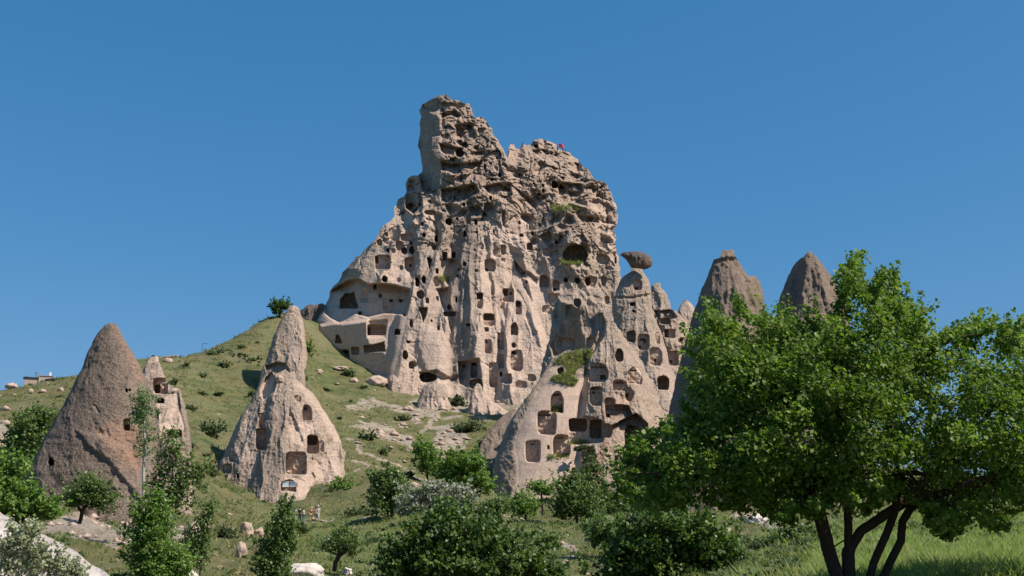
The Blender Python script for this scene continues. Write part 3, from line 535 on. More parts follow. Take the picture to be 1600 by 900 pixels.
relief('fairy_chimney', [(953,665),(955,600),(952,540),(958,500),(957,480),(958,470),(962,452),(970,436),(978,428),(984,425),(988,418),(1002,418),(1005,426),(1010,432),(1016,445),(1018,460),(1018,480),(1026,500),(1036,530),(1045,565),(1060,600),(1072,650),(1072,700),(953,700)],
  cone_base(240,231,418,680,.8), M['tuff'], .9, [([(490,990,1010),(560,1000,1040),(660,1010,1068)],236,224,.8,1)], [('cut',[(953,462),(985,464),(1018,458),(1018,463),(985,467),(953,466)],.5,.5,2)],
  [(NI,'a',989,437,1003,453,1.4),(WI,'r',992,449,997,453,2),(WI,'r',984,473,993,478,2.5),(O,'o',988,484,992,488,2),(CA,'c',979,517,993,535,2),(NI,'a',996,521,1015,546,1.8),(WI,'r',1000,529,1008,532,2),(O,'o',1006,533,1009,536,2),(O,'o',998,540,1001,544,2),(NI,'a',1014,542,1034,571,2),(WI,'r',1022,561,1025,566,2),(CA,'a',1027,587,1045,609,4),(NI,'c',1024,520,1031,538,.8)],
  [(0,[(1020,530),(1060,600),(1060,640),(1010,580)],.35,12)], vbot=640, detail=flutes(1.,.8,.5,(994,405),7,.25), label='tall carved chimney balancing a dark mushroom capstone beside the rock castle', group='rock chimneys')
relief('capstone', [(969,398),(972,394.5),(985,392.5),(1000,393),(1010,397),(1017,403),(1019.5,410),(1017.5,416.5),(1011,420),(1003,419),(986,417.5),(982,411),(977,404)], cone_base(236.6,236.6,393,420,.62), M['cap'], .7,
  paints=[(2,[(980,408),(1018,404),(1018,420),(984,418)],.35,4)], rough_amp=.2, detail=flutes(.4,.8), back=.6, label='flat dark capstone balanced on the tip of the tall carved chimney', cat='boulder')
relief('fairy_chimney', [(1060,700),(1020,640),(1014,560),(1015,500),(1017,446),(1022,443),(1030,441),(1034,450),(1040,455),(1046,470),(1048,484),(1056,486),(1064,492),(1072,505),(1080,520),(1090,545),(1100,600),(1110,700)],
  cone_base(250,243,440,660,.6), M['tuff'], 1.0, [([(488,1030,1060),(560,1035,1075),(660,1030,1090)],246,238,.6,1)], [('cut',[(1022,486),(1050,484),(1056,496),(1046,500),(1030,500)],2.2,1,2)],
  [(CA,'c',1031,497,1047,507,1.5),(NI,'r',1038,514,1055,528,1.4),(DO,'r',1038,515,1044,527,2.5),(NI,'o',1060,527,1074,538,1.6),(O,'o',1062,528,1067,533,1.5),(NI,'r',1041,548,1060,571,1.6),(WI,'r',1047,563,1050,567,2),(CA,'a',1051,590,1059,612,3)],
  [(0,[(1030,505),(1080,520),(1090,560),(1040,590)],.4,10)], vbot=640, detail=flutes(1.1,1.), label='low crumbling carved chimney right of the capstone chimney', group='rock chimneys')
relief('rock_pinnacle', [(1055,560),(1057,500),(1060,484),(1064,478),(1067,472),(1071,468),(1079,474),(1086,482),(1088,500),(1100,560)], cone_base(262,258,468,560,.7), M['tuff'], 1.0, paints=[(0,[(1050,470),(1100,470),(1100,560),(1050,560)],.5,5)],
  vbot=540, rough_amp=.8, detail=flutes(1.,.5), label='small pale pink pointed rock against the sky between carved and grey chimneys', cat='rock formation')
# front complex
FC = [(762,812),(766,770),(770,740),(778,705),(790,672),(803,648),(820,625),(835,605),(848,584),(860,564),(874,553),(890,548),(912,545),(926,541),(933,528),(936,510),(938,496),(934,488),(940,484),(948,482),(953,488),(957,498),(965,512),(980,530),(1000,560),(1020,600),(1035,638),(1047,670),(1062,720),(1075,800),(1070,830),(900,835),(775,830)]
def fc_base(U, V, D, L, R): ye = 186+(790-V)*.03; t = np.clip(1-D/70, 0, 1); return ye-6.5*np.sqrt(1-t**2.2)-4*ss(560, 780, V)
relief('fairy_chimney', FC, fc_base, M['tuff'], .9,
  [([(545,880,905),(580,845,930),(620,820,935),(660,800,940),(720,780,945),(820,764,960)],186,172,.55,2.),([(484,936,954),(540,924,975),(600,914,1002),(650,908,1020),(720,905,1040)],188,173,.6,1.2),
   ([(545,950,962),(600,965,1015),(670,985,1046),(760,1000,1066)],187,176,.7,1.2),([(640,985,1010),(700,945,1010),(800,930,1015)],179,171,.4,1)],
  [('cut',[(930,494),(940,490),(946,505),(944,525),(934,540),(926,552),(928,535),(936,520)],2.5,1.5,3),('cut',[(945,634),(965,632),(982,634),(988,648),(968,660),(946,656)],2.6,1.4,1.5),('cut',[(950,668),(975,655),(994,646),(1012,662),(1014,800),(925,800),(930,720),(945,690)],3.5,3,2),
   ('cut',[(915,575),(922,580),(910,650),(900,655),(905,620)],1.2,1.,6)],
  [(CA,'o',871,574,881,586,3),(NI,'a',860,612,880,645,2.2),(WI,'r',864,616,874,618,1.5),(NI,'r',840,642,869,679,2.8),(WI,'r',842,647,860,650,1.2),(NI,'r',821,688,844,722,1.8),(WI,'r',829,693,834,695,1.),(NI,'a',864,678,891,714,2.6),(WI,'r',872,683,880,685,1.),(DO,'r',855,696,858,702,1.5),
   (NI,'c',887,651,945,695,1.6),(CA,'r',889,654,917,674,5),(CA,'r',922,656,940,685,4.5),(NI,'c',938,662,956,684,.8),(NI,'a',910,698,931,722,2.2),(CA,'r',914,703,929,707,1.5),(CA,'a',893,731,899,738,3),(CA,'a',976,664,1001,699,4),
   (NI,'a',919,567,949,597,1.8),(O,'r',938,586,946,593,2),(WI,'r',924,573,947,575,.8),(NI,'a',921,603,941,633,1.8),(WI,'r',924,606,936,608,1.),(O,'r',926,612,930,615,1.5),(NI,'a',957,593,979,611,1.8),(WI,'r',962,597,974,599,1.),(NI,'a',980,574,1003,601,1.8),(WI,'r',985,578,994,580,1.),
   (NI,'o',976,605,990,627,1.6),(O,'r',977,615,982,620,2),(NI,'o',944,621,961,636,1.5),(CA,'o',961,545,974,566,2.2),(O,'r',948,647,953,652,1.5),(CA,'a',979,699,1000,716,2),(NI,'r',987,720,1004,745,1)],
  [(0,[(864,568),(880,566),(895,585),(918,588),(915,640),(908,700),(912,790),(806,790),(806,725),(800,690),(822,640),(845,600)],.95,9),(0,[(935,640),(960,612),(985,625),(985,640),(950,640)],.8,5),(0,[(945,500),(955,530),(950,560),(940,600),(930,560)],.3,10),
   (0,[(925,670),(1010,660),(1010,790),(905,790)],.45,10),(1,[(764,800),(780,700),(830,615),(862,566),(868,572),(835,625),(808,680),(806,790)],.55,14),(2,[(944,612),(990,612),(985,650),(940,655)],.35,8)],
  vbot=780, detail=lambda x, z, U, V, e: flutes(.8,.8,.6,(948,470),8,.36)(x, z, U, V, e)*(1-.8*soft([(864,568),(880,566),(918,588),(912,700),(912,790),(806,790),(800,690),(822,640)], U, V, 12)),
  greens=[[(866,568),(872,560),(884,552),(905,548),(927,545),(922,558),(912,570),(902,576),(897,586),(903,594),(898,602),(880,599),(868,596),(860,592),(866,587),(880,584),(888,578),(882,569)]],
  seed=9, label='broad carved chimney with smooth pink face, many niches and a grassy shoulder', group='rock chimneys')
SURF['front'], SURF['front_green'] = SURF['fairy_chimney'], SURF['fairy_chimney_green']
relief('fairy_chimney', [(1032,700),(1040,665),(1050,620),(1060,575),(1072,530),(1083,490),(1098,450),(1110,420),(1116,406),(1126,402),(1127,392),(1146,391),(1148,400),(1154,408),(1163,425),(1170,431),(1180,431),(1187,440),(1192,458),(1196,490),(1205,540),(1216,600),(1225,700),(1235,820),(1030,820)],
  cone_base(158,150,390,800,.8), M['grey'], 1.6, [([(400,1117,1152),(480,1100,1168),(600,1075,1185),(800,1050,1200)],155,146,.8,1.2),([(430,1166,1192),(600,1180,1216),(800,1190,1232)],158,149,.9,1)], [('cut',[(1112,404),(1150,403),(1153,409),(1108,411)],.35,.2,2)], [],
  vbot=790, rough_amp=.8, detail=flutes(.9,.9,.8,(1136,370),9,.25), label='grey ribbed chimney with a small knob on top, left of the other grey one', group='rock chimneys')
relief('fairy_chimney', [(1195,560),(1208,510),(1216,475),(1222,455),(1232,430),(1243,410),(1255,401),(1265,391),(1275,400),(1290,420),(1305,440),(1315,458),(1322,480),(1335,530),(1350,600),(1370,720),(1380,830),(1150,830),(1170,700)],
  cone_base(163,153,390,800,.8), M['grey'], 1.6, [([(395,1255,1276),(480,1245,1300),(600,1240,1320),(800,1230,1340)],159,148,.8,1.2)], [], [], vbot=790, rough_amp=.8, detail=flutes(.9,.9,.8,(1265,370),9,.25), seed=5, label='grey pointed chimney rising behind the apricot tree, rightmost of all', group='rock chimneys')
# left cones
relief('fairy_chimney', [(30,800),(38,750),(42,738),(52,718),(63,698),(75,675),(85,655),(95,640),(106,618),(118,594),(128,573),(138,550),(145,534),(155,517),(163,508),(172,504),(180,506),(188,518),(198,535),(208,552),(220,574),(230,596),(238,625),(245,660),(246,700),(240,740),(236,800),(225,850),(100,850)],
  cone_base(100,93,504,830,.78), M['grey'], 1.15, [([(640,205,236),(700,150,240),(850,120,232)],97,88,.5,1.2)], [('cut',[(120,672),(160,684),(196,700),(216,735),(226,790),(200,760),(170,720),(138,698)],-.4,-.5,9)],
  [(O,'o',196,607,199,613,1),(O,'o',201,608,204,611,1),(NI,'r',193,655,203,673,.6),(WI,'r',195,664,202,672,.8),(CA,'o',76,716,84,728,2.),(O,'o',206,643,212,649,.8)],
  [(1,[(30,800),(90,640),(160,500),(190,520),(200,640),(150,680),(200,800)],.55,40),(2,[(150,672),(200,655),(225,680),(228,745),(190,722),(165,695)],.75,22),(0,[(153,676),(168,672),(172,682),(160,684)],.9,6),(0,[(60,740),(76,720),(80,738),(110,765),(120,790),(80,780),(45,755)],.55,12),(0,[(143,632),(150,634),(156,645),(152,646)],.8,3),(2,[(180,506),(200,540),(225,590),(215,600),(190,540)],.35,8),(0,[(65,700),(96,642),(100,646),(72,705)],.4,6)],
  vbot=800, rough_amp=.8, detail=flutes(.6,.7,.5), seed=2, label='big dark brown cone-shaped chimney at far left with two tiny holes near its right edge', group='rock chimneys')
relief('fairy_chimney', [(215,600),(228,568),(233,560),(238,555),(246,556),(250,565),(254,578),(262,600),(270,605),(280,606),(286,622),(291,645),(296,668),(299,700),(300,760),(300,850),(215,850)],
  cone_base(112,103,555,830,.7), M['tuff'], .9, [([(606,266,284),(700,285,300),(830,285,305)],110,103,.9,1)], [('cut',[(216,640),(236,640),(248,645),(246,668),(236,680),(222,675)],1.2,.6,2)],
  [(NI,'r',239,591,262,616,1.5),(WI,'r',242,601,250,614,2.5),(WI,'r',246,623,256,630,2),(CA,'a',262,671,284,684,2),(CA,'c',228,716,246,730,1.5)],
  [(0,[(246,630),(262,615),(278,612),(282,640),(290,668),(288,676),(250,676)],1.,5),(0,[(232,556),(250,556),(248,566),(232,568)],.9,3),(1,[(278,606),(286,620),(300,700),(292,720),(284,650),(276,620)],.7,5),(0,[(220,690),(250,690),(250,780),(225,780)],.7,10)],
  vbot=800, rough_amp=.7, detail=flutes(.5,.6), seed=6, label='pale carved chimney with a square window niche tucked behind the big dark cone', group='rock chimneys')
C2P = [(330,765),(338,738),(342,724),(352,705),(362,680),(372,660),(383,640),(392,625),(402,605),(410,590),(418,580),(424,577),(428,586),(436,582),(446,577),(452,583),(460,580),(464,592),(476,604),(490,614),(498,628),(505,640),(518,660),(530,680),(535,700),(541,706),(538,722),(540,745),(545,800),(500,830),(400,830),(335,800)]
relief('fairy_chimney', C2P, cone_base(168,160,575,800,.8,2.2), M['tuff'], .85, [([(590,425,462),(640,418,470),(700,405,480),(800,388,490)],165,151,.7,1.3),([(640,468,500),(700,475,535),(800,470,540)],166,153,.6,1.2),([(640,380,400),(700,362,400),(790,342,392)],166,154,.7,1.2)],
  [('cut',[(414,592),(426,580),(432,598),(428,612),(412,625),(408,612)],1.2,.8,2),('cut',[(440,690),(452,640),(462,660),(470,680),(478,704),(444,706)],.7,.5,5)],
  [(NI,[(402,646),(413,645),(410,668),(405,668)],0,0,0,0,1.0),(NI,'r',400,669,417,703,2.),(NI,'a',472,633,487,657,1.8),(O,'o',475,636,480,641,1),(NI,'a',479,679,498,709,2.),(CA,'r',480,681,496,695,3),(NI,'a',499,688,506,706,.5),(NI,'r',446,706,479,742,2.6),(NI,'a',439,750,463,768,1.4),(NI,'c',348,725,362,740,1.2),(O,'r',370,740,373,748,1.5),(NI,'c',460,618,470,628,.8),(NI,'c',358,706,366,722,.6)],
  [(0,[(408,600),(424,584),(428,590),(428,610),(414,626),(406,618)],.8,5),(0,[(450,662),(492,660),(496,680),(480,700),(458,690)],.75,8),(0,[(388,704),(406,704),(400,740),(394,752),(390,735)],.85,5),(0,[(440,712),(446,735),(464,745),(470,745),(495,710),(530,700),(538,760),(470,780),(438,770),(436,735)],.65,12),(0,[(388,640),(400,640),(398,672),(388,700),(380,690)],.5,8),
   (1,[(405,650),(440,630),(450,700),(440,790),(370,780),(352,740),(385,720),(400,710)],.45,18),(0,[(462,590),(500,628),(535,690),(525,692),(490,632),(462,600)],.6,5),(0,[(340,770),(400,760),(470,780),(500,800),(400,810)],.3,15)],
  vbot=800, rough_amp=1.0, detail=flutes(.75,.95,.9,(446,555),6,.26), seed=4, label='broad carved cone-shaped chimney with dark window niches and blue white boards, people standing below', group='rock chimneys')
SURF['cone2'] = SURF['fairy_chimney']
relief('fairy_chimney', [(396,665),(404,600),(408,580),(415,568),(420,550),(428,525),(436,505),(444,490),(452,479),(460,476),(467,480),(472,496),(476,515),(478,535),(480,558),(476,580),(478,605),(480,665)],
  cone_base(240,234,476,600,.6), M['tuff'], .9, [([(500,450,470),(560,448,476),(600,440,476)],238,231,.6,1)], [('cut',[(415,572),(432,566),(446,568),(452,580),(432,590),(418,588)],2,1,2)], [(O,'o',462,520,465,523,.8)], [(1,[(410,580),(440,495),(455,480),(446,520),(430,575)],.3,8),(0,[(452,500),(470,500),(476,560),(450,565)],.35,10)],
  vbot=590, rough_amp=.7, detail=flutes(.9,.7), seed=8, label='slender plain leaning spire standing directly behind the cone-shaped chimney with blue white boards', group='rock chimneys')
relief('rock_outcrop', [(466,600),(470,520),(468,484),(478,478),(492,476),(504,474),(514,478),(516,520),(500,600)], cone_base(312,304,474,600,.6), M['grey'], 1.1, paints=[(1,[(460,470),(520,470),(520,620),(460,620)],.8,5)], vbot=580, detail=flutes(1.,1.), label='dark shaded outcrop between the slender spire and the left foot of the rock castle', cat='rock formation')  # shade put into the colour: whole outcrop toned dark
relief('rock_outcrop', [(648,660),(652,625),(662,606),(670,598),(688,599),(698,606),(700,622),(708,640),(704,660)], cone_base(268,264,598,650,.9), M['tuff'], 1.0, paints=[(0,[(650,620),(700,620),(700,660),(650,660)],.6,8)], vbot=640, detail=flutes(.8,1.2), label='weathered pale stub below the dark cave mouth at the foot of the rock castle', cat='rock formation')
relief('rock_outcrop', [(722,670),(730,640),(738,615),(741,605),(746,598),(750,600),(756,615),(770,628),(790,640),(802,646),(800,668)], cone_base(262,258,598,650,.8), M['tuff'], 1.0, paints=[(0,[(720,590),(810,590),(810,670),(720,670)],.5,8)], vbot=645, detail=flutes(.7,1.4,1.5), label='small pale pointed stub with a slanting ridge at the foot of the rock castle', cat='rock formation')
relief('rock_outcrop', [(745,720),(748,700),(760,678),(778,655),(800,640),(830,640),(830,740),(790,790),(755,760)], cone_base(205,190,640,740,.4), M['grey'], 1.2, vbot=720, detail=flutes(.9,1.), label='shaded bank of dark rock left of the pink-faced carved chimney', cat='rock formation')
def wf(U, V, D, L, R): return 34-(V-800)*.10+(U-60)*.012+0*D
relief('tuff_slab', [(-70,930),(-70,770),(0,801),(30,818),(60,832),(95,848),(120,862),(140,880),(165,894),(200,925),(205,960),(-70,960)], wf, M['white'], 2.0, paints=[(0,[(-70,780),(160,890),(200,960),(-70,960)],.6,20)], vbot=900, rough_amp=.8, detail=lambda x, z, U, V, e: .25*fbm(x*.4, z*.6, 1, 4)+.04*fbm(x*3, z*3, 1, 3), back=.3, label='smooth white tuff slope in the lower left corner behind pale shrubs', cat='rock slope')

# boulders: noise-shaped solids, each resting on the ground
def boulder(u, v, w, h, label, mt='white', sd=0, Y=None, zoff=None):
    p = ray_ground(u, v) if Y is None else PV(u, v, Y); s = p.y/F; W_, H_ = w*s/2, h*s/2
    bm = bmesh.new(); bmesh.ops.create_icosphere(bm, subdivisions=4 if w > 12 else 3, radius=1); c = np.array([x.co for x in bm.verts]); r = .86+.24*ridged(c[:, 0]*.9+sd, c[:, 1]*.9, c[:, 2]*.9, 3)*.5+.25*fbm(c[:, 0]*1.5+sd, c[:, 1]*1.5, c[:, 2]*1.5, 4)
    for x, k in zip(bm.verts, r): x.co = Vector((x.co.x*W_*k, x.co.y*W_*.8*k, (max(x.co.z, -.6)*k+.5)*H_*1.25))
    o = bm_obj('boulder', bm, M[mt], None, p-Vector((0, 0, .12*H_)) if zoff is None else p+Vector((0, 0, zoff)), True); tag(o, label, 'boulder'); a = o.data.attributes.new('paint', 'FLOAT_COLOR', 'POINT'); a.data.foreach_set('color', np.tile([.85, 0, 0, 1.], len(o.data.vertices)).astype(np.float32)); return o
for i, b in enumerate([(590,602,34,17,'large pale boulder on the grass below the castle wall','tuff'),(553,598,15,9,'small pale boulder left of the large one below the castle wall','tuff'),(530,578,26,7,'flat pale stone lying along the foot of the castle wall','tuff'),(618,604,22,14,'rounded grey boulder right of the large pale boulder','tuff'),
  (474,902,60,24,'long white boulder at the bottom edge beside the narrow poplar','white'),(542,898,17,12,'small round white boulder at the bottom edge','white'),(385,836,21,24,'tall pink boulder in the grass below the carved cone, upper one','tuff'),(377,872,18,28,'tall pale boulder in the grass below the carved cone, lower one','tuff'),(405,838,18,14,'low brown boulder beside the tall pink boulder','tuff'),
  (300,838,26,26,'pale boulder behind the thin young tree at left','tuff'),(318,826,18,16,'small pale boulder right of the thin young tree','tuff'),(48,614,9,8,'white stone left below the ridge house','tuff'),(66,613,12,6,'white flat stone right below the ridge house','tuff'),(95,611,9,7,'white stone under the dark pergola','tuff'),(18,606,20,9,'brown rubble rock at the left end of the ridge','tuff'),
  (642,704,10,6,'small stone on the path between the hillside bushes','tuff'),(262,566,16,7,'brown stone at the end of the ridge wall','tuff'),(716,606,26,10,'low pale stone between the two stubs at the castle foot','tuff'),(498,584,13,9,'mossy stone at the left corner of the castle wall','tuff'),(1182,818,36,16,'pale bank of tuff seen between bushes below the grey chimney','white'),(655,600,20,12,'pale stone beside the dark cave mouth','tuff'),(288,905,40,18,'white rock at the bottom edge between the bright poplar and narrow poplar','white'),(500,680,8,9,'tiny upright white stone on the slope right of the carved cone','white'),(1248,832,18,12,'ochre stone at the edge of the meadow','tuff')]): boulder(*b, sd=i*3.1)
b_ = boulder(437,597,13,12,'round reddish boulder perched at the top of the carved cone','tuff',7,Y=surf_Y('cone2', 437, 592)-.2, zoff=0)
# ---------------------------------------------------------------- foliage
def leaf_mat(name, ca, cb, cc, trans=.35, gloss=.45):
    m = bpy.data.materials.new(name); m.use_nodes = True; t = m.node_tree; b = t.nodes['Principled BSDF']; out = t.nodes['Material Output']
    r = N(t, 'ShaderNodeAttribute', attribute_name='tint').outputs['Fac']
    c = mix(t, ramp(t, r, .0, .55), ca, cb); c = mix(t, ramp(t, r, .55, 1.), c, cc); t.links.new(c, b.inputs['Base Color'])
    b.inputs['Roughness'].default_value = gloss; b.inputs['Specular IOR Level'].default_value = .35
    tr = t.nodes.new('ShaderNodeBsdfTranslucent'); t.links.new(mix(t, 1., c, (1.25, 1.45, .6), 'MULTIPLY'), tr.inputs[0])
    mx = t.nodes.new('ShaderNodeMixShader'); mx.inputs[0].default_value = trans; t.links.new(b.outputs[0], mx.inputs[1]); t.links.new(tr.outputs[0], mx.inputs[2]); t.links.new(mx.outputs[0], out.inputs[0])
    return m
M['apricot'] = leaf_mat('apricot_leaf', (.065, .118, .016), (.14, .215, .03), (.24, .315, .055), .42, .55)
M['dense'] = leaf_mat('dense_leaf', (.035, .068, .012), (.075, .13, .022), (.15, .215, .035), .3)
M['bright'] = leaf_mat('bright_leaf', (.08, .145, .024), (.14, .23, .04), (.21, .31, .065))
M['mid'] = leaf_mat('orchard_leaf', (.07, .112, .028), (.125, .185, .05), (.19, .255, .08))
M['poplar'] = leaf_mat('poplar_leaf', (.06, .12, .03), (.11, .19, .055), (.2, .28, .12))
M['olive'] = leaf_mat('oleaster_leaf', (.16, .19, .09), (.28, .3, .17), (.42, .43, .3), .25)
M['silver'] = leaf_mat('silver_blossom', (.14, .16, .1), (.27, .29, .21), (.45, .45, .38), .2)
M['shrub'] = leaf_mat('hill_shrub_leaf', (.055, .08, .03), (.095, .13, .05), (.15, .18, .08))
M['blade_lit'] = leaf_mat('lush_lit_blade', (.19, .26, .07), (.27, .33, .11), (.4, .42, .2), .45, .7); M['scrub'] = leaf_mat('scrub_leaf', (.06, .09, .03), (.1, .14, .05), (.16, .19, .08), .3, .8); M['dryweed'] = leaf_mat('dry_weed', (.17, .15, .07), (.25, .21, .1), (.34, .29, .16), .3, .8)  # first one: brighter copy of the grass blade, sunlight put into its colour
M['blade'] = leaf_mat('grass_blade', (.155, .185, .065), (.225, .25, .095), (.34, .33, .16), .45, .7)
M['bark'] = plain('bark', (.055, .036, .026), .9, .1, .3, 6); M['bark_grey'] = plain('grey_bark', (.16, .135, .11), .9, .1, .25, 6); M['bark_pale'] = plain('pale_bark', (.36, .34, .29), .8, .1, .2, 6)
def leaves(cen, rad, n, size, quad4=False, up=.55, flat=.8, shoot=None):
    "n leaves round each centre; returns V, F, tint"
    cen = np.asarray(cen); K = len(cen); rad = np.broadcast_to(rad, (K,)); T = K*n
    d = RS.randn(T, 3); d /= np.linalg.norm(d, axis=1)[:, None]+1e-9; r = RS.rand(T)**.5
    p = np.repeat(cen, n, 0)+d*(r*np.repeat(rad, n))[:, None]*np.array([1, 1, flat])
    if shoot is not None: p = p+np.repeat(shoot, n, 0)*(RS.rand(T)**1.2)[:, None]
    nr = RS.randn(T, 3)*.75+d*.35+np.array([SD.x*.35, SD.y*.35-.15, up+.2]); nr /= np.linalg.norm(nr, axis=1)[:, None]
    a = RS.randn(T, 3)+np.array([0, 0, -.5]); a -= nr*(a*nr).sum(1)[:, None]; a /= np.linalg.norm(a, axis=1)[:, None]; b = np.cross(nr, a)
    s = size*(.45+1.0*RS.rand(T)**1.3)[:, None]; ti = np.clip(np.repeat(RS.rand(K)*.45, n)+RS.rand(T)*.6, 0, 1)
    if quad4:
        V = np.stack([p-a*s*.5, p-a*s*.1+b*s*.42-nr*s*.1, p+a*s*.28+b*s*.3-nr*s*.08, p+a*s*.6, p+a*s*.28-b*s*.3-nr*s*.08, p-a*s*.1-b*s*.42-nr*s*.1], 1).reshape(-1, 3)
        i = np.arange(T)[:, None]*6; Fc = np.concatenate([i+np.array([[0, 1, 2, 3]]), i+np.array([[0, 3, 4, 5]])]); return V, Fc, np.repeat(ti, 6)
    V = np.stack([p-a*s*.5, p+b*s*.38, p+a*s*.5-nr*s*.12, p-b*s*.38], 1).reshape(-1, 3); Fc = np.arange(T*4).reshape(-1, 4); return V, Fc, np.repeat(ti, 4)
def tree(label, Y, trunks, blobs=(), poly=None, ncl=60, nl=60, lsize=.15, rcl=.5, thick=.8, mt='mid', bark='bark', r0=.12, name='tree', cat='tree', group=None, up=.55, flat=.8, sprig=None, low=None, hexa=False, twig=1.0, base=None, hollow=.0):
    "trunks: polylines in photo pixels at distance Y; blobs: (u, v, ru, rv) crown masses; poly: crown outline"
    px = Y/F; C = []
    if poly:
        q = np.array(poly); c0 = q.mean(0)
        while len(C) < ncl:
            u, v = q[:, 0].min()+RS.rand()*np.ptp(q[:, 0]), q[:, 1].min()+RS.rand()*np.ptp(q[:, 1]); U_, V_ = np.array([u]), np.array([v])
            if not inside(poly, U_, V_)[0]: continue
            D = float(edge_near(poly, U_, V_)[0][0])*px; 
            if D < rcl*.45: continue
            T = thick*math.sqrt(max(0, 1-(1-min(D/(thick*1.1), 1))**2)); dy = (RS.rand()*2-1); dy = math.copysign(abs(dy)**.6, dy)*T
            C.append(P(u, v, Y+dy))
    else:
        ar = np.array([b[2]*b[3] for b in blobs], float); ar /= ar.sum()
        for _ in range(ncl):
            b = blobs[RS.choice(len(blobs), p=ar)]; d = RS.randn(3); d /= np.linalg.norm(d); r = RS.rand()**.5*.93
            C.append(P(b[0]+d[0]*r*b[2], b[1]+d[2]*r*b[3], Y+d[1]*r*b[2]*px*thick))
    S2 = []
    for _ in range(int(ncl*(sprig if sprig is not None else (.6 if poly else 1.1)))):
        if poly:
            k = RS.randint(len(q)); a_, b_ = q[k], q[(k+1) % len(q)]; t = RS.rand(); pt = a_+(b_-a_)*t; inw = (c0-pt)/np.linalg.norm(c0-pt); pt = pt+inw*(RS.rand()*30+2)
            if pt[1] > 905: continue
            S2.append(P(pt[0], pt[1], Y+RS.randn()*thick*.35))
        else:
            b = blobs[RS.choice(len(blobs), p=ar)]; d = RS.randn(3); d /= np.linalg.norm(d); r = .92+.36*RS.rand()
            S2.append(P(b[0]+d[0]*r*b[2], b[1]+d[2]*r*b[3], Y+d[1]*r*b[2]*px*thick))
    nbig = len(C); C = np.array(C+S2); base = base or trunks[0][0]
    root = PV(base[0], base[1], Y); root_e = empty(name, root); tag(root_e, label, cat, group)
    # woody skeleton: every leaf cluster is joined to the nearest limb already grown
    nodes, par, wt = [], [], []
    def addn(p, k): nodes.append(np.array(p)); par.append(k); return len(nodes)-1
    tn = set()
    for k, tr in enumerate(trunks):
        last = -1
        for j, pt in enumerate(tr):
            p = P(pt[0], pt[1], Y+(pt[2] if len(pt) > 2 else 0))
            if j == 0 and k > 0:
                dd = [np.linalg.norm(p-n) for n in nodes]; m_ = int(np.argmin(dd))
                if dd[m_] < 6*px: last = m_; continue
            if last >= 0:
                m0 = nodes[last]; ns = max(1, int(np.linalg.norm(p-m0)/(8*px)))
                for s_ in range(1, ns+1):
                    w_ = RS.randn(3)*px*.25*(s_ < ns); last = addn(m0+(p-m0)*s_/ns+w_, last); tn.add(last)
            else: last = addn(p, -1); tn.add(last)
    st = nodes[-1]; order = np.argsort(((C-nodes[0])**2).sum(1)); tipof = []
    NA = np.array(nodes); zlow = -1e9 if low is None else P(800, low, Y)[2]
    for ci in order:
        c = C[ci]; dd = np.linalg.norm(NA-c, axis=1)+(0 if low is None else np.where(NA[:, 2] < zlow, 3., 0))+np.where(NA[:, 2] > c[2], .6, 0)*rcl; m_ = int(np.argmin(dd)); L = np.linalg.norm(c-NA[m_]); ns = max(1, min(6, int(L/(rcl*.8)))); m0 = NA[m_]; last = m_; new = []
        for s_ in range(1, ns+1):
            t = s_/ns; w_ = RS.randn(3)*L*.06*(s_ < ns); w_[2] += L*.08*math.sin(math.pi*t); last = addn(m0+(c-m0)*t+w_, last); new.append(nodes[-1])
        NA = np.vstack([NA]+new)
    n_ = len(nodes); cnt = np.ones(n_)
    for i in range(n_-1, -1, -1):
        if par[i] >= 0: cnt[par[i]] += cnt[i]
    rr = r0*(cnt/cnt.max())**.5; rr = np.maximum(rr, r0*.035)
    kids = {}
    for i in range(n_):
        if par[i] >= 0: kids.setdefault(par[i], []).append(i)
    for grp, nm in ((True, 'trunk'), (False, 'branches')):
        VV, QQ = [], []; isn = lambda i: (i in tn) == grp
        for i in range(n_):
            if not isn(i) or par[i] < 0: continue
            pk = [c for c in kids[par[i]] if isn(c)]; main = max(pk, key=lambda c: cnt[c])
            if i == main and isn(par[i]) and par[par[i]] >= 0: continue       # carried on by an earlier tube
            ch = [par[i], i]
            while True:
                k_ = [c for c in kids.get(ch[-1], []) if isn(c)]
                if not k_: break
                ch.append(max(k_, key=lambda c: cnt[c]))
            ra = [rr[c] for c in ch]; ra[0] = min(ra[0], ra[1]*1.3)
            V_, Q_ = tube([nodes[c] for c in ch], ra, (9 if Y < 40 else 6) if grp else (5 if Y < 40 else 3)); o_ = len(VV); VV += [tuple(v) for v in V_]; QQ += [tuple(x+o_ for x in q) for q in Q_]
        if VV:
            w_ = mesh(nm, VV, QQ, M[bark], base=root, parent=root_e)
            if not grp: w_['kind'] = 'stuff'
    V, Fc, ti = leaves(C[:nbig], rcl*(.6+.8*RS.rand(nbig)), nl, lsize, hexa, up, flat)
    if len(C) > nbig:
        cc_ = C[:nbig].mean(0); sh = C[nbig:]-cc_; sh /= np.linalg.norm(sh, axis=1)[:, None]+1e-9; sh = sh*[1, 1, .6]+np.array([0, 0, .75])+RS.randn(len(sh), 3)*.35; sh *= (rcl*(.25+.85*RS.rand(len(sh))**1.5))[:, None]
        V2, F2, t2 = leaves(C[nbig:], rcl*(.2+.22*RS.rand(len(C)-nbig)), max(8, int(nl*.3)), lsize, hexa, up, .8, sh); Fc = np.concatenate([Fc, F2+len(V)]); V = np.concatenate([V, V2]); ti = np.concatenate([ti, t2])
    mesh('crown', V, Fc, M[mt], {'tint': ti}, False, root, root_e); return root_e

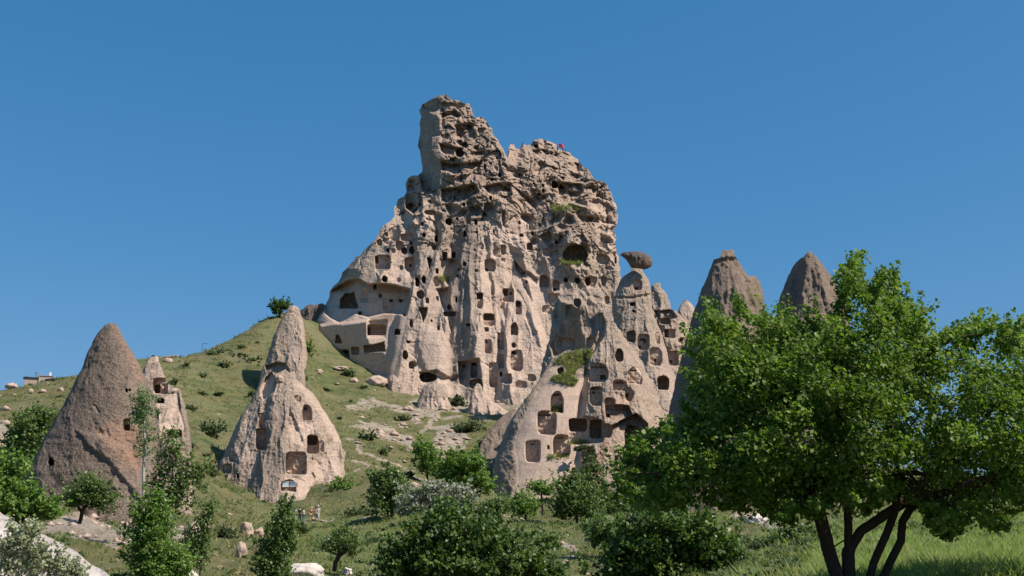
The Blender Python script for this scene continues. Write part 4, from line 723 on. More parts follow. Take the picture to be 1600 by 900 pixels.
# the apricot tree in the right foreground
AP = [(962,735),(972,712),(992,696),(1018,680),(1050,668),(1082,655),(1082,618),(1088,580),(1082,548),(1105,530),(1110,505),(1150,484),(1190,504),(1212,496),(1235,512),(1262,502),(1290,508),(1315,470),(1322,430),(1335,410),(1352,440),(1368,455),(1378,430),(1398,425),(1402,460),(1425,472),(1448,488),(1452,540),(1470,552),(1480,525),(1505,512),(1530,522),(1560,510),(1600,518),(1650,560),(1720,620),(1760,700),(1720,780),(1640,800),(1590,790),(1570,835),(1548,830),(1520,800),(1490,842),(1468,842),(1470,805),(1440,800),(1400,778),(1360,802),(1310,792),(1270,812),(1235,822),(1210,808),(1180,798),(1130,800),(1080,790),(1020,800),(985,785),(968,760)]
tree('large leafy apricot tree with dark forked trunks filling the right foreground', 20, [[(1330,985),(1318,940),(1308,900),(1295,860),(1280,800),(1262,750,-.3),(1200,690,-.8),(1130,640,-1.)],[(1330,985),(1330,940),(1326,880),(1325,790),(1330,740,.3),(1310,640,.2),(1300,560,0)],[(1322,860),(1345,830),(1390,800),(1420,780,.4),(1470,720,.5),(1540,650,.4)],
   [(1330,985),(1352,930),(1365,880),(1385,835),(1398,800),(1405,750,-.4),(1390,640,-.3),(1370,520,0)],[(1330,985),(1372,920),(1395,870),(1408,845),(1410,815),(1425,790),(1500,760,-.8),(1600,730,-1.)],[(1300,860),(1325,840),(1335,800)]],
   poly=AP, ncl=560, nl=215, low=745, lsize=.08, rcl=.38, thick=2.3, sprig=.9, mt='apricot', r0=.2, name='apricot_tree', up=.5)
def T(label, *a, **k): return tree(label, *a, **k)
T('dark dense tree at the bottom edge just right of centre, beside the apricot tree', 34, [[(1075,935),(1072,880),(1060,850)]], [(1050,840,66,50),(1000,862,58,42),(1100,840,50,45),(960,885,40,22),(1125,870,25,30),(1075,890,70,30)], ncl=200, nl=90, lsize=.13, rcl=.42, mt='dense', r0=.13)
T('big dark round tree at the bottom edge in front of the silvery shrub', 36, [[(735,950),(738,900),(732,860)]], [(722,835,66,36),(665,860,46,38),(785,872,50,40),(720,880,88,40),(700,812,30,18),(625,885,28,25),(850,892,30,18)], ncl=300, nl=85, lsize=.13, rcl=.42, mt='dense', r0=.15)
T('dark green leafy tree at the left edge above the white slope', 60, [[(40,845),(38,800),(35,760)]], [(5,760,36,34),(45,785,34,22),(5,790,50,28),(18,728,22,16),(78,795,14,12)], ncl=170, nl=60, lsize=.2, rcl=.6, mt='bright', r0=.16)
T('dark tree standing behind the left flank of the big dark cone', 112, [[(50,770),(48,720),(50,690)]], [(50,668,32,24),(40,700,32,26),(68,650,18,14),(22,700,18,20)], ncl=110, nl=55, lsize=.3, rcl=.9, mt='mid', r0=.16)
T('small round tree with a leaning dark trunk below the big dark cone', 66, [[(124,818),(128,800),(137,785),(140,770)]], [(140,770,36,20),(118,780,18,15),(160,785,20,16),(138,755,18,12)], ncl=70, nl=60, lsize=.16, rcl=.5, mt='mid', r0=.12)
T('thin pale poplar with sparse leaves standing before the big dark cone', 76, [[(224,800),(224,740),(226,690),(224,640),(222,615)],[(230,800),(233,740),(231,690)]], [(224,650,20,34),(222,625,10,16),(228,690,17,26)], ncl=50, nl=42, lsize=.15, rcl=.5, mt='poplar', bark='bark_pale', flat=1.7, r0=.12)
T('loose open tree with upright branches between the two carved cones at left', 58, [[(268,860),(268,800),(270,740),(268,700)],[(268,820),(285,770),(292,720)],[(268,830),(250,780),(248,735)]], [(268,700,14,26),(250,735,14,26),(288,735,22,30),(310,740,14,24),(270,775,28,26),(240,770,12,22)], ncl=80, nl=55, lsize=.15, rcl=.42, mt='mid', bark='bark_grey', flat=1.7, r0=.1)
T('bright green bushy poplar at the lower left beside the white slope', 40, [[(240,945),(240,880),(240,820)]], [(235,820,30,42),(222,860,28,40),(262,870,34,38),(240,900,48,30),(250,800,14,20),(215,800,10,20),(285,890,18,20)], ncl=210, nl=75, lsize=.1, rcl=.3, mt='bright', bark='bark_grey', flat=1.7, r0=.08)
T('thin young tree with airy foliage right of the bright bushy poplar', 48, [[(313,905),(314,870),(316,830),(318,800)]], [(318,825,16,32),(312,860,18,28),(328,800,10,15),(298,840,10,15)], ncl=50, nl=38, lsize=.12, rcl=.35, mt='mid', bark='bark_grey', flat=1.7, r0=.06)
T('narrow wind-bent poplar in front of the cone with blue white boards', 50, [[(424,940),(428,880),(436,830),(446,785)]], [(446,795,10,16),(438,825,18,22),(430,855,24,26),(424,885,28,26),(452,840,10,20)], ncl=130, nl=70, lsize=.12, rcl=.33, mt='mid', bark='bark_grey', flat=1.7, r0=.08)
T('small sparse tree with a crooked dark trunk in the meadow', 60, [[(522,893),(524,880),(530,868),(528,855),(534,842)],[(530,868),(545,858)],[(528,858),(510,848),(498,843)]], [(535,845,22,15),(520,850,24,10),(550,855,18,10),(540,832,14,9)], ncl=48, nl=40, lsize=.14, rcl=.4, mt='mid', r0=.13)
T('round bush at the right foot of the cone with blue white boards', 152, [[(540,792),(540,775)]], [(537,765,20,15),(525,772,10,9),(550,770,10,9)], ncl=45, nl=45, lsize=.36, rcl=.8, mt='bright', r0=.15)
T('bushy green tree on the slope right of the people', 128, [[(606,820),(606,795),(604,770)]], [(605,760,26,24),(600,785,28,18),(620,775,20,20),(590,750,14,12),(610,740,14,12)], ncl=90, nl=55, lsize=.34, rcl=.85, mt='mid', r0=.16)
T('light green tree below the bare patch of the slope, left one', 165, [[(668,758),(668,735)]], [(668,715,20,20),(660,698,14,14),(680,730,18,14)], ncl=55, nl=50, lsize=.38, rcl=1., mt='bright', r0=.18)
T('broad bright tree left of the pink-faced carved chimney', 148, [[(730,790),(728,760),(724,740)]], [(718,722,30,22),(735,745,30,22),(700,745,22,20),(752,758,16,14),(742,718,14,12)], ncl=130, nl=55, lsize=.36, rcl=.95, mt='bright', r0=.2)
T('silvery grey shrub in pale blossom behind the big dark round tree', 112, [[(680,825),(680,800),(678,780)]], [(650,780,28,18),(720,770,20,20),(680,768,24,16),(632,798,16,8),(735,785,10,14),(690,790,30,14)], ncl=110, nl=55, lsize=.25, rcl=.7, mt='silver', bark='bark_grey', r0=.12, name='shrub', cat='shrub')
T('small round tree left of the thin standard tree', 122, [[(822,812),(822,800)]], [(820,788,22,16),(810,795,12,10)], ncl=45, nl=50, lsize=.26, rcl=.7, mt='bright', r0=.12)
T('low leafy tree at the left foot of the pink-faced chimney', 124, [[(780,812),(778,798)]], [(778,790,22,14),(755,795,16,10)], ncl=45, nl=50, lsize=.26, rcl=.7, mt='mid', r0=.12)
T('thin standard tree with a bare stem before the pink chimney face', 126, [[(848,806),(847,785),(846,772)]], [(846,762,18,11),(838,756,9,7),(856,768,9,8)], ncl=34, nl=42, lsize=.25, rcl=.6, mt='bright', r0=.11)
T('large bushy tree at the right foot of the pink chimney face', 128, [[(902,825),(900,795),(898,775)]], [(900,775,34,28),(885,760,18,16),(920,795,26,20),(900,745,16,10),(880,795,16,14)], ncl=130, nl=55, lsize=.3, rcl=.8, mt='mid', r0=.18)
T('tree standing on the grass left of the dark dense tree', 62, [[(948,872),(948,850),(950,830)]], [(950,825,32,20),(935,838,20,14),(968,835,20,16)], ncl=80, nl=55, lsize=.17, rcl=.48, mt='mid', r0=.12)
T('small loose tree alone on the grass right of the big dark round tree', 74, [[(854,880),(855,868),(856,855)]], [(855,845,22,15),(845,852,14,10),(866,852,12,10)], ncl=42, nl=38, lsize=.18, rcl=.5, mt='mid', r0=.09)
T('lone dark round tree standing on the ridge against the sky', 276, [[(437,496),(437,488)]], [(437,478,13,10),(431,483,8,7),(443,476,7,8)], ncl=50, nl=45, lsize=.5, rcl=1.1, mt='dense', r0=.3)
T('pale grey green shrub in front of the white slope, left corner', 22, [[(30,950),(30,900),(28,860)],[(30,950),(50,890),(58,850)],[(30,950),(10,890),(5,850)]], [(30,850,28,30),(10,880,24,34),(55,880,22,34),(40,830,18,12)], ncl=110, nl=48, lsize=.065, rcl=.17, mt='olive', bark='bark_pale', r0=.03, name='shrub', cat='shrub')
T('second pale grey green shrub in front of the white slope, right of the corner one', 22, [[(102,960),(100,915),(92,870)],[(102,960),(115,910),(122,885)]], [(92,880,13,24),(118,895,16,18),(98,905,22,16)], ncl=70, nl=42, lsize=.06, rcl=.14, mt='olive', bark='bark_pale', r0=.025, name='shrub', cat='shrub')
T('dark bush at the meadow edge behind the apricot trunks', 48, [[(1240,895),(1240,880)]], [(1238,870,32,16),(1262,858,18,14),(1220,880,18,10)], ncl=70, nl=50, lsize=.13, rcl=.36, mt='shrub', r0=.06, name='shrub', cat='shrub')
T('loose shrub between the pale bank and the apricot trunks', 60, [[(1225,862),(1225,845)]], [(1225,838,24,16),(1258,835,22,16),(1200,852,14,8),(1285,838,20,14)], ncl=80, nl=46, lsize=.16, rcl=.45, mt='mid', r0=.06, name='shrub', cat='shrub')
T('distant green hedge row seen beneath the apricot crown at the right edge', 112, [[(1560,812),(1560,800)]], [(1560,792,40,14),(1620,780,40,22),(1500,800,30,8),(1440,795,30,8)], ncl=120, nl=50, lsize=.3, rcl=.9, mt='shrub', r0=.1, name='shrub', cat='shrub')
T('tall bush in the shade below the right corner of the pink chimney face', 146, [[(935,800),(935,770)]], [(925,735,16,30),(940,770,22,30),(965,790,30,26)], ncl=80, nl=50, lsize=.32, rcl=.9, mt='dense', r0=.12, name='shrub', cat='shrub')
SH = [(330,672,20,12,'dark shrub on the open hillside left of the carved cone'),(350,549,15,4,'low shrub on the ridge beside the lamp post'),(334,553,9,4,'small shrub just right of the lamp post'),(374,556,14,5,'faint low shrub on the upper hillside'),(545,582,8,9,'single small green bush on the grass at the castle wall'),(483,545,9,10,'light green bush in front of the dark shaded outcrop'),(470,590,9,9,'dark shrub at the right foot of the slender spire'),
 (397,562,12,5,'shrub left of the slender spire'),(715,628,14,9,'round olive shrub between the two stubs at the castle foot'),(575,682,12,9,'dark shrub beside the small path in mid slope'),(355,832,16,10,'grey green shrub in the meadow left of the pink boulders'),(372,700,8,8,'dark shrub close to the left flank of the carved cone'),(630,655,12,5,'low shrub between the pale path patches'),(735,668,28,9,'wide low shrub on the bank above the shaded rock'),
 (760,700,14,14,'dark shrub hanging on the shaded bank of rock'),(618,582,10,10,'green bush climbing the corner between castle wall and dark cave'),(890,735,12,10,'small shrub under the little dark hole of the pink face'),(1165,850,20,8,'low shrub before the pale bank of tuff'),(315,615,7,4,'tiny shrub high on the open hillside'),(330,735,10,12,'dark shrub at the left foot of the carved cone'),(905,700,8,5,'weeds growing in the niche beside the two dark windows'),(560,800,22,5,'low weeds along the path right of the people')]
def shrub(u, v, ru, rv, lab):
    p = ray_ground(u, v+rv*.7); Yd = p.y
    if 'niche' in lab: Yd = 171
    tree(lab, Yd, [[(u, v+rv*.9),(u, v)]], [(u, v, ru, rv),(u-ru*.4, v+rv*.3, ru*.6, rv*.6)], ncl=max(14, int(ru*rv*.25)), nl=42, lsize=max(.12, Yd/F*3.2), rcl=max(.3, min(ru, rv)*Yd/F*.45), mt='shrub' if 'light' not in lab else 'bright', bark='bark_grey', r0=.05, name='shrub', cat='shrub')
for s_ in SH: shrub(*s_)

# small wild shrubs: three grown, the rest copied with their parts
HS = [(272, 600, 'highest wild shrub just right of the pale chimney tucked behind the dark cone'),
 (300, 640, 'wild shrub in mid slope right of the pale tucked chimney'),
 (318, 590, 'wild shrub below the ridge lamp post'),
 (290, 575, 'wild shrub just under the ridge between wall and lamp post'),
 (338, 618, 'wild shrub on the open slope halfway between lamp post and dark shrub'),
 (352, 575, 'wild shrub high on the slope right of the lamp post'),
 (376, 545, 'wild shrub near the skyline left of the ridge tree'),
 (384, 590, 'wild shrub left of the spire shadow'),
 (395, 620, 'wild shrub beside the shoulder of the blue board cone'),
 (402, 538, 'wild shrub near the skyline under the ridge tree'),
 (300, 700, 'wild shrub low on the slope right of the tucked chimney'),
 (322, 716, 'wild shrub beside the foot of the blue board cone, left side'),
 (496, 640, 'wild shrub touching the right shoulder of the blue board cone'),
 (512, 612, 'wild shrub on the grass below the small green bush of the castle wall'),
 (530, 655, 'wild shrub right of the blue board cone in mid slope'),
 (548, 628, 'wild shrub left of the upper pale patches'),
 (566, 608, 'wild shrub below the large pale boulder'),
 (602, 712, 'wild shrub by the bend of the small path'),
 (640, 745, 'wild shrub at the lower end of the small path'),
 (60, 650, 'wild shrub above the dark tree on the far left slope'),
 (95, 622, 'wild shrub left of the dark cone near the ridge'),
 (470, 832, 'wild shrub in the meadow below the standing people'),
 (580, 850, 'wild shrub in the meadow right of the crooked tree'),
 (880, 812, 'wild shrub under the large bushy tree at the pink chimney foot'),
 (1180, 862, 'wild shrub in the grass left of the apricot trunks')]
PROT = []
for i, (u, v, lab_) in enumerate(HS):
    p = ray_ground(u, v); lab_ = 'small '+lab_
    if i < 3: e = tree(lab_, p.y, [[(u, v+2),(u, v-3)]], [(u, v-3, 7, 4),(u-3, v-2, 5, 3)], ncl=16, nl=40, lsize=.3, rcl=.42, mt='shrub', bark='bark_grey', r0=.05, name='shrub', cat='shrub', group='small wild shrubs on the hillside'); PROT.append((e, p.y)); continue
    s0, y0 = PROT[i % 3]; c = s0.copy(); COL.objects.link(c); c['label'] = lab_; c.location = p; k = random.uniform(.5, 1.15)*(.5+.5*min(1, p.y/150)); c.scale = (k*random.uniform(.9, 1.5), k, k*random.uniform(.6, 1.1)); c.rotation_euler = (0, 0, random.uniform(0, 6.28))
    for ch in s0.children: d = ch.copy(); COL.objects.link(d); d.parent = c

# ---------------------------------------------------------------- grass tufts: too many to count
def tufts(name, x, y, z, h, wd, label=None, nb=5, mt='blade'):
    T_ = len(x); p = np.repeat(np.stack([x, y, z], 1), nb, 0); K = len(p); h = np.repeat(h, nb)*(.5+.8*RS.rand(K)); wd = np.repeat(wd, nb)
    a = RS.rand(K)*math.tau; off = np.stack([np.cos(a), np.sin(a), 0*a], 1); p = p+off*(wd*1.6*RS.rand(K))[:, None]; side = np.stack([-np.sin(a*3), np.cos(a*3), 0*a], 1)*(wd*.3)[:, None]
    tip = p+np.stack([0*h, 0*h, h], 1)+off*(h*.8)[:, None]; V = np.stack([p-side, p+side, tip], 1).reshape(-1, 3); ti = np.repeat(np.clip(np.repeat(RS.rand(T_), nb)*.8+RS.rand(K)*.3, 0, 1), 3)
    o = mesh(name, V, np.arange(K*3).reshape(-1, 3), M[mt], {'tint': ti}, False); tag(o, label, None, None, 'stuff'); return o
vis = (GY > 20)&(GY < 285)&(GU > -30)&(GU < 1630)&(GV < 925)&(GB < .3); idx = np.flatnonzero(vis.ravel()); pr = GY.ravel()[idx]**.4; pr /= pr.sum(); sel = RS.choice(idx, 36000, p=pr)
x, y = GX.ravel()[sel], GY.ravel()[sel]; x, y = x+RS.randn(len(x))*y*.002, y+RS.randn(len(x))*y*.006; keep = (fbm(x*.12, y*.12, 4, 3)+.35*RS.randn(len(x))) > -.15; x, y = x[keep], y[keep]
z = ground(x, y)-.03; tag(tufts('grass', x, y, z, .16+.42*RS.rand(len(x))**1.6*np.clip(y/80, .5, 1.5), .05+y*.0012, nb=5), 'tufts of wild meadow grass growing all over the hillside', 'grass')
n_ = 8000; u = 1250+RS.rand(n_)*400; yy = 20*np.exp(RS.rand(n_)*math.log(75/20)); xx = (u-800)/F*yy*1.02; zz = ground(xx, yy)-.02
tag(tufts('grass', xx, yy, zz, (.16+.2*RS.rand(n_)), .03+yy*.0006, nb=6, mt='blade_lit'), 'tall sunny meadow grass under and beyond the apricot tree', 'grass')
gc = SURF['front_green'].reshape(-1, 3); s_ = RS.choice(len(gc), 700); gp = gc[s_]; tag(tufts('grass', gp[:, 0], gp[:, 1]-.1, gp[:, 2]-.1, .2+.35*RS.rand(700), np.full(700, .14), nb=6), 'green grass and weeds on the shoulder of the pink-faced chimney', 'grass')
def weeds(surf, u0, u1, v0, v1, n, label, h=.5):
    uu, vv = u0+RS.rand(n)*(u1-u0), v0+RS.rand(n)*(v1-v0); yy = np.array([surf_Y(surf, a, b) for a, b in zip(uu, vv)]); p = P(uu, vv, yy-.15); tag(tufts('grass', p[:, 0], p[:, 1], p[:, 2]-.2, h*(.5+RS.rand(n)), np.full(n, .25), nb=6), label, 'grass')
weeds('castle_rock', 879, 908, 407, 413, 170, 'green weeds along the sill of the largest high cave of the rock castle', .9)
weeds('castle_rock', 688, 700, 432, 440, 80, 'bright weeds on the floor of the wide niche in the rock castle middle', .8)
weeds('castle_rock', 862, 905, 320, 330, 130, 'thin green grass on the high ledge of the right crag', .7)
weeds('front', 890, 915, 688, 695, 60, 'weeds at the bottom of the double-window niche', .5); weeds('front', 862, 879, 634, 644, 70, 'weeds filling the foot of the arched niche in the pink face', .5); weeds('front', 858, 890, 708, 716, 90, 'dry weeds and rubble below the arched niche of the pink face', .35)

def scrub(n, label, mt, w, size, r, seed_):
    vis = (GY > 24)&(GY < 280)&(GU > -30)&(GU < 1630)&(GV < 925)&(GB < .25); i_ = np.flatnonzero(vis.ravel()); p_ = w.ravel()[i_]*GY.ravel()[i_]**.3; p_ /= p_.sum(); s_ = RS.choice(i_, n, p=p_)
    x, y = GX.ravel()[s_]+RS.randn(n)*.3, GY.ravel()[s_]+RS.randn(n)*.8; k = np.clip(y/120, .35, 1.3); c = np.stack([x, y, ground(x, y)+.12*k], 1)
    V, Fc, ti = leaves(c, r*k*(.5+RS.rand(n)), 26, size, False, .6, .5); V[:, 2] += 0; o = mesh('scrub', V, Fc, M[mt], {'tint': ti}, False); tag(o, label, 'scrub', None, 'stuff')
n2 = fbm(GX*.05, GY*.05, 12, 3); scrub(2400, 'low wild herbs and scrub spread in patches over the hillside', 'scrub', ss(-.1, .3, n2)+.05, .26, .75, 1)
scrub(700, 'yellowing dry weeds spread in patches over the hillside', 'dryweed', ss(.1, -.3, n2)+.05, .22, .6, 2)

# ---------------------------------------------------------------- small man-made things
M['wall'] = plain('ashlar', (.42, .33, .26), .9, .1, .12, 1.5); M['dark'] = plain('dark_timber', (.03, .028, .026), .8, .2); M['metal'] = plain('grey_metal', (.12, .12, .125), .5, .5); M['glass'] = plain('window_glass', (.02, .025, .03), .15, .6); M['blue'] = plain('pale_blue_board', (.5, .57, .63), .5, .3, .06); M['whitep'] = plain('white_paint', (.78, .78, .76), .5, .3, .05); M['red'] = plain('flag_red', (.62, .02, .035), .7, .2, .06); M['roof'] = plain('roof_slab', (.3, .22, .18), .9, .1)
def bx(name, c, s, m, par=None, loc=(0, 0, 0), bev=.02):
    bm = bmesh.new(); box(bm, c, s, 0, bev); return bm_obj(name, bm, M[m], par, loc)
hp = PV(57, 606, 229); k = 231/F; house = empty('house', hp, math.radians(24)); tag(house, 'small flat-roofed stone house on the far left ridge', 'house')
bx('wall', (1.6, 1.6, .9), (2.7, 3.2, 3.2), 'wall', house); bx('wall', (-1.1, 1.5, .7), (2.7, 2.8, 2.6), 'wall', house); bx('roof', (1.6, 1.6, 2.58), (2.95, 3.45, .16), 'roof', house); bx('roof', (-1.2, 1.4, 2.1), (3., 3.1, .18), 'dark', house)
for x_, z_ in ((1.0, 1.2), (2.2, 1.2)): bx('window', (x_, -.01, z_), (.5, .1, .9), 'glass', house)
bx('door', (-1.2, .08, .1), (.8, .1, 1.5), 'dark', house); bx('pilaster', (.35, -.04, .9), (.2, .14, 3.2), 'wall', house); bx('chimney', (2.5, 2.2, 3.1), (.4, .4, 1.), 'whitep', house)
pg = empty('pergola', PV(95, 600, 230), math.radians(8)); tag(pg, 'long dark timber pergola on the ridge right of the small house', 'pergola')
sl_ = (PV(118, 592, 233)-PV(73, 600, 232)); 
for i in range(6): t = i/5; bx('post', (-2.8+5.9*t, 0, .0+t*.8), (.1, .1, 2.), 'dark', pg)
bm = bmesh.new(); box(bm, (0, 0, 0), (6.6, 2.2, .55), 0, .03); r_ = bm_obj('roof', bm, M['dark'], pg, (.15, .6, 1.1)); r_.rotation_euler = (0, -math.atan(.8/5.9), 0)
r2 = bx('railing', (.1, -.1, .35), (5.8, .06, .35), 'dark', pg); r2.rotation_euler = (0, -math.atan(.8/5.9), 0)
def pole(u, v0, v1, Y, lab, lamp=True):
    p = PV(u, v0, Y); h = (v0-v1)*Y/F+.6; e = empty('street_lamp' if lamp else 'antenna', p-Vector((0, 0, .6))); tag(e, lab, 'street lamp' if lamp else 'antenna')
    V_, Q_ = tube([(0, 0, 0), (0, 0, h)], [.09, .06], 8); mesh('pole', [tuple(a) for a in V_], Q_, M['metal'], parent=e)
    if lamp: V_, Q_ = tube([(0, 0, h), (.35, 0, h+.12), (.75, 0, h+.1)], [.05, .045, .04], 6); mesh('arm', [tuple(a) for a in V_], Q_, M['metal'], parent=e); bx('lamp_head', (.8, 0, h+.05), (.55, .3, .14), 'metal', e)
    else:
        for i, dz in enumerate((0, .25, .5)): bx('crossbar', (0, 0, h-.1-dz), (.9-.2*i, .05, .05), 'metal', e, bev=0)
pole(315.5, 553, 537, 255, 'street lamp standing on the grassy ridge against the sky'); pole(41, 601, 587, 232, 'thin antenna left of the small ridge house', False); pole(55.5, 596, 581, 232, 'taller thin antenna above the small ridge house', False)
pole(73, 602, 588, 231, 'white roof mast at the right end of the small ridge house', False)
wl = empty('stone_wall', PV(250, 562, 248)); tag(wl, 'low brown dry stone wall along the ridge behind the left chimneys', 'wall')
for i in range(9):
    a = PV(247+i*3.6, 560.5-i*.55, 248)-PV(250, 562, 248); bx('stone', (a.x, 0, a.z), (.5+.1*(i % 3), .5, .45+.12*(i % 2)), 'wall' if i % 3 else 'roof', wl, bev=.08)
# blue white boards in the cone's lowest niche
yb = surf_Y('cone2', 451, 761)-.7
for i, (ua, ub, lab) in enumerate(((441.5, 451, 'left one of two pale blue boards closing the low niche of the carved cone'), (452.5, 462, 'right one of two pale blue boards closing the low niche of the carved cone'))):
    c = PV((ua+ub)/2, 756.5, yb); w = (ub-ua)*yb/F; e = empty('board', c, .2*(-1 if i else 1)); tag(e, lab, 'board', 'pale boards')
    bx('panel', (0, 0, 0), (w, .04, .62), 'blue', e, bev=.005); bx('frame', (0, -.03, .33), (w+.06, .06, .06), 'whitep', e, bev=.005); bx('frame', (0, -.03, -.33), (w+.06, .06, .06), 'whitep', e, bev=.005)
# flag on the summit
yf = surf_Y('castle_rock', 876, 241)-.4; fb = PV(876.5, 237.5, yf); kf = yf/F; fl = empty('flag', fb-Vector((0, 0, .4))); fl.scale = (.8, .8, .8); tag(fl, 'red flag with a white crescent and star flying on the summit of the right crag', 'flag')
V_, Q_ = tube([(0, 0, 0), (0, 0, 4.2)], [.06, .04], 8); mesh('flagpole', [tuple(a) for a in V_], Q_, M['metal'], parent=fl)
def fw(a, b, off=0): return (-.9+a*2.1, .16*math.sin(a*7+b)-off, 2.55+b*1.4-a*.75+.1*math.sin(a*5))
V_, Q_ = [], []
for i in range(13):
    for j in range(9): V_.append(fw(i/12, j/8))
for i in range(12):
    for j in range(8): Q_.append((i*9+j, i*9+j+1, i*9+10+j, i*9+9+j))
clo = mesh('cloth', V_, Q_, M['red'], parent=fl); md = clo.modifiers.new('thick', 'SOLIDIFY'); md.thickness = .02
def patch(name, pts):
    bm = bmesh.new(); bm.faces.new([bm.verts.new(fw(a, b, .03)) for a, b in pts]); return bm_obj(name, bm, M['whitep'], clo)
cr = [(.36+.16*math.cos(t), .5+.25*math.sin(t)) for t in np.linspace(.75, math.tau-.75, 16)]+[(.4+.125*math.cos(t), .5+.2*math.sin(t)) for t in np.linspace(math.tau-.95, .95, 16)]; patch('crescent', cr)
patch('star', [(.62+(.075 if i % 2 == 0 else .03)*math.cos(math.pi+i*math.pi/5), .5+(.115 if i % 2 == 0 else .045)*math.sin(math.pi+i*math.pi/5)) for i in range(10)])
# ---------------------------------------------------------------- people
def skin_obj(name, verts, edges, radii, m, par, sub=2):
    me = bpy.data.meshes.new(name); me.from_pydata(verts, edges, []); o = bpy.data.objects.new(name, me); COL.objects.link(o); o.parent = par; me.materials.append(m)
    md = o.modifiers.new('skin', 'SKIN'); md.use_smooth_shade = True
    for i, r in enumerate(radii): me.skin_vertices[0].data[i].radius = (r, r*.85) if not isinstance(r, tuple) else r; me.skin_vertices[0].data[i].use_root = (i == 0)
    sb = o.modifiers.new('sub', 'SUBSURF'); sb.levels = sb.render_levels = sub; return o
def person(loc, rz, h, shirt, legs, hair, label, hat=None, stride=.12, arm=(.1, .1), short=False, skirt=None):
    s = h/1.75; e = empty('person', loc, rz); e.scale = (s, s, s); tag(e, label, 'person')
    mk = lambda c, n: M.setdefault('cl_%s' % str(c), plain('cloth_'+n, c, .85, .1, .05)); sk_ = M.setdefault('skin', plain('skin', (.5, .3, .2), .6, .3, .05))
    V = [(0, 0, .93), (0, 0, 1.12), (0, -.01, 1.36), (0, -.01, 1.47), (0, -.01, 1.58), (0, -.03, 1.68)]; E = [(0, 1), (1, 2), (2, 3), (3, 4), (4, 5)]; R = [.13, .12, .13, .055, .085, .07]
    for sd in (-1, 1):
        a, st = arm[(sd+1)//2], stride*sd; n = len(V)
        V += [(.19*sd, 0, 1.4), (.23*sd, .02-a*.3, 1.14), (.25*sd, -.06-a, .9+a*.4), (.25*sd, -.08-a*1.2, .84+a*.45)]; R += [.055, .043, .03, .028]; E += [(2, n), (n, n+1), (n+1, n+2), (n+2, n+3)]
        for q in range(5):
            f_ = (q-2)*.018; L_ = (.05, .085, .09, .085, .065)[q]; V.append((V[n+3][0]+(.0 if q else -.03*sd), V[n+3][1]+f_-.01, V[n+3][2]-L_)); R.append(.009); E.append((n+3, len(V)-1))
        n = len(V); V += [(.09*sd, 0, .86), (.1*sd, -st*.5-.01, .48), (.1*sd, st*.9, .09), (.1*sd, st*.9-.14, .04)]; R += [.085, .058, .04, .035]; E += [(0, n), (n, n+1), (n+1, n+2), (n+2, n+3)]
    skin_obj('body', V, E, R, sk_, e)
    SV = [(0, 0, .95), (0, 0, 1.12), (0, -.01, 1.36), (0, -.01, 1.43)]; SE = [(0, 1), (1, 2), (2, 3)]; SR = [(.17, .13), (.155, .13), (.165, .13), .075]
    for sd in (-1, 1):
        a = arm[(sd+1)//2]; n = len(SV); SV += [(.19*sd, 0, 1.4), (.222*sd, .01-a*.2, 1.2)]; SR += [.07, .06]; SE += [(2, n), (n, n+1)]
    skin_obj('shirt', SV, SE, SR, mk(shirt, 'shirt'), e)
    TV = [(0, 0, .95)]; TE, TR = [], [(.155, .125)]
    for sd in (-1, 1):
        st = stride*sd; n = len(TV); TV += [(.09*sd, 0, .86), (.1*sd, -st*.5-.01, .5)]; TR += [.105, .078]; TE += [(0, n), (n, n+1)]
        if not short: TV.append((.1*sd, st*.9, .12)); TR.append(.06); TE.append((n+1, n+2))
    skin_obj('shorts' if short else 'trousers', TV, TE, TR, mk(legs, 'legs'), e)
    bm = bmesh.new(); bmesh.ops.create_uvsphere(bm, u_segments=12, v_segments=8, radius=.108)
    for v in bm.verts: v.co = (v.co.x*.88, v.co.y+.02, max(v.co.z, -.06 if v.co.y > 0 else .01)+1.65)
    bm_obj('hair', bm, mk(hair, 'hair'), e, smooth=True)
    if hat:
        bm = bmesh.new(); bmesh.ops.create_cone(bm, cap_ends=True, segments=16, radius1=.1, radius2=.085, depth=.1); bmesh.ops.translate(bm, verts=bm.verts, vec=(0, 0, 1.76)); r = bmesh.ops.create_cone(bm, cap_ends=True, segments=18, radius1=.17, radius2=.165, depth=.015)['verts']; bmesh.ops.translate(bm, verts=r, vec=(0, 0, 1.71)); bm_obj('hat', bm, mk(hat, 'hat'), e)
    return e
def on_ground(u, v):
    p = ray_ground(u, v, 60, 200); p.z = gz(p.x, p.y); return p
dk, wh, bl, tan_ = (.02, .02, .022), (.75, .74, .72), (.13, .2, .32), (.3, .2, .13)
for a in [((461, 814), 2.6, 1.6, wh, (.5, .5, .5), dk, 'person in pale clothes at the left end of the group, half behind the poplar', None, .1, (.1, .1), False),
          ((468, 815.5), 3.1, 1.78, dk, dk, dk, 'person dressed in black below the carved cone', None, .08, (.1, .3), False), ((474, 816), 1.6, 1.66, wh, bl, dk, 'person in a white top and blue trousers below the carved cone', None, .2, (.3, .1), False),
          ((486, 817), .3, 1.7, (.24, .08, .07), (.62, .36, .3), dk, 'person in a maroon top, bare legs and a pale hat', wh, .07, (.1, .1), True), ((493.2, 815.5), 1.2, 1.6, (.3, .12, .1), tan_, dk, 'person in a reddish top standing behind the white-clad person', None, .1, (.2, .1), False),
          ((496.5, 816), 2.9, 1.82, wh, (.7, .69, .67), wh, 'tall person all in white with a white hat at the right end of the group', wh, .12, (.1, .15), False)]: person(on_ground(*a[0]), *a[1:])
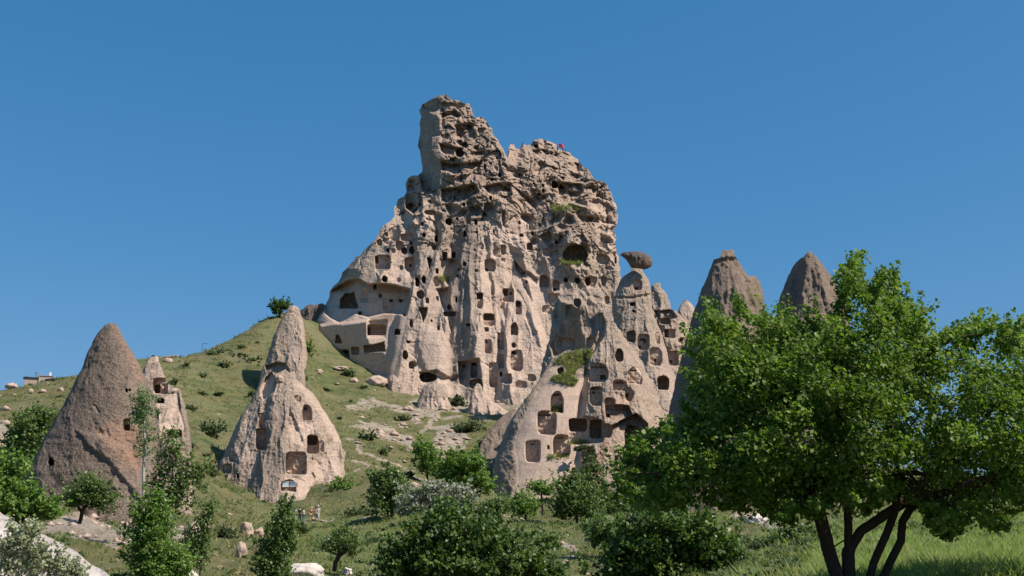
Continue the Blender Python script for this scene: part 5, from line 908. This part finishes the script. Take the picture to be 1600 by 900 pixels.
for u, v, c, l, lab in ((870.8, 237.5, (.02, .03, .06), dk, 'tiny dark-clad person standing just left of the summit flag'), (883.5, 238.5, wh, bl, 'tiny person in white standing just right of the summit flag'), (879.6, 238.5, bl, dk, 'tiny blue-clad person between the flagpole and the white-clad person'), (817, 230.5, bl, bl, 'tiny blue-clad person on the ledge between the twin crags')):
    yy = surf_Y('castle_rock', u, v+4)-.2; person(PV(u, v, yy), 2.5, 1.75, c, l, dk, lab)

# loose stones lying over the paths and slopes: too many to count
def rubble(n, w, label, smin_, smax_):
    vis = (GY > 22)&(GY < 285)&(GU > -30)&(GU < 1630)&(GV < 925); i_ = np.flatnonzero(vis.ravel()); p_ = (w.ravel()[i_])*GY.ravel()[i_]**.3; p_ /= p_.sum(); s_ = RS.choice(i_, n, p=p_)
    x, y = GX.ravel()[s_]+RS.randn(n)*.15, GY.ravel()[s_]+RS.randn(n)*.4; z = ground(x, y); r = (smin_+(smax_-smin_)*RS.rand(n)**3)*np.clip(y/150, .25, 1.4)
    ph = np.array([(1,0,0),(.3,.95,0),(-.8,.6,0),(-.8,-.6,0),(.3,-.95,0),(.15,.1,.85),(0,0,-.4)]); fc = np.array([(0,1,5),(1,2,5),(2,3,5),(3,4,5),(4,0,5),(1,0,6),(2,1,6),(3,2,6),(4,3,6),(0,4,6)])
    V = (ph[None]*(.6+.7*RS.rand(n, 7, 1))*r[:, None, None]*np.array([1.2, 1, .75])); a = RS.rand(n)*6.28; ca, sa = np.cos(a)[:, None], np.sin(a)[:, None]; V = np.stack([V[..., 0]*ca-V[..., 1]*sa, V[..., 0]*sa+V[..., 1]*ca, V[..., 2]], -1)+np.stack([x, y, z], 1)[:, None]
    Fc = (fc[None]+7*np.arange(n)[:, None, None]).reshape(-1, 3); o = mesh('rubble', V.reshape(-1, 3), Fc, M['tuff'], {'paint': np.tile([.8, 0, 0], (n*7, 1))}, False); tag(o, label, 'rubble', None, 'stuff')
rubble(900, (GB > .35)*1.0+.02, 'loose pale stones lying along the paths and bare patches', .12, .9)
rubble(450, (fbm(GX*.06, GY*.06, 9, 3) > .12)*1.0+.03, 'small stones scattered through the hillside grass', .1, .5)
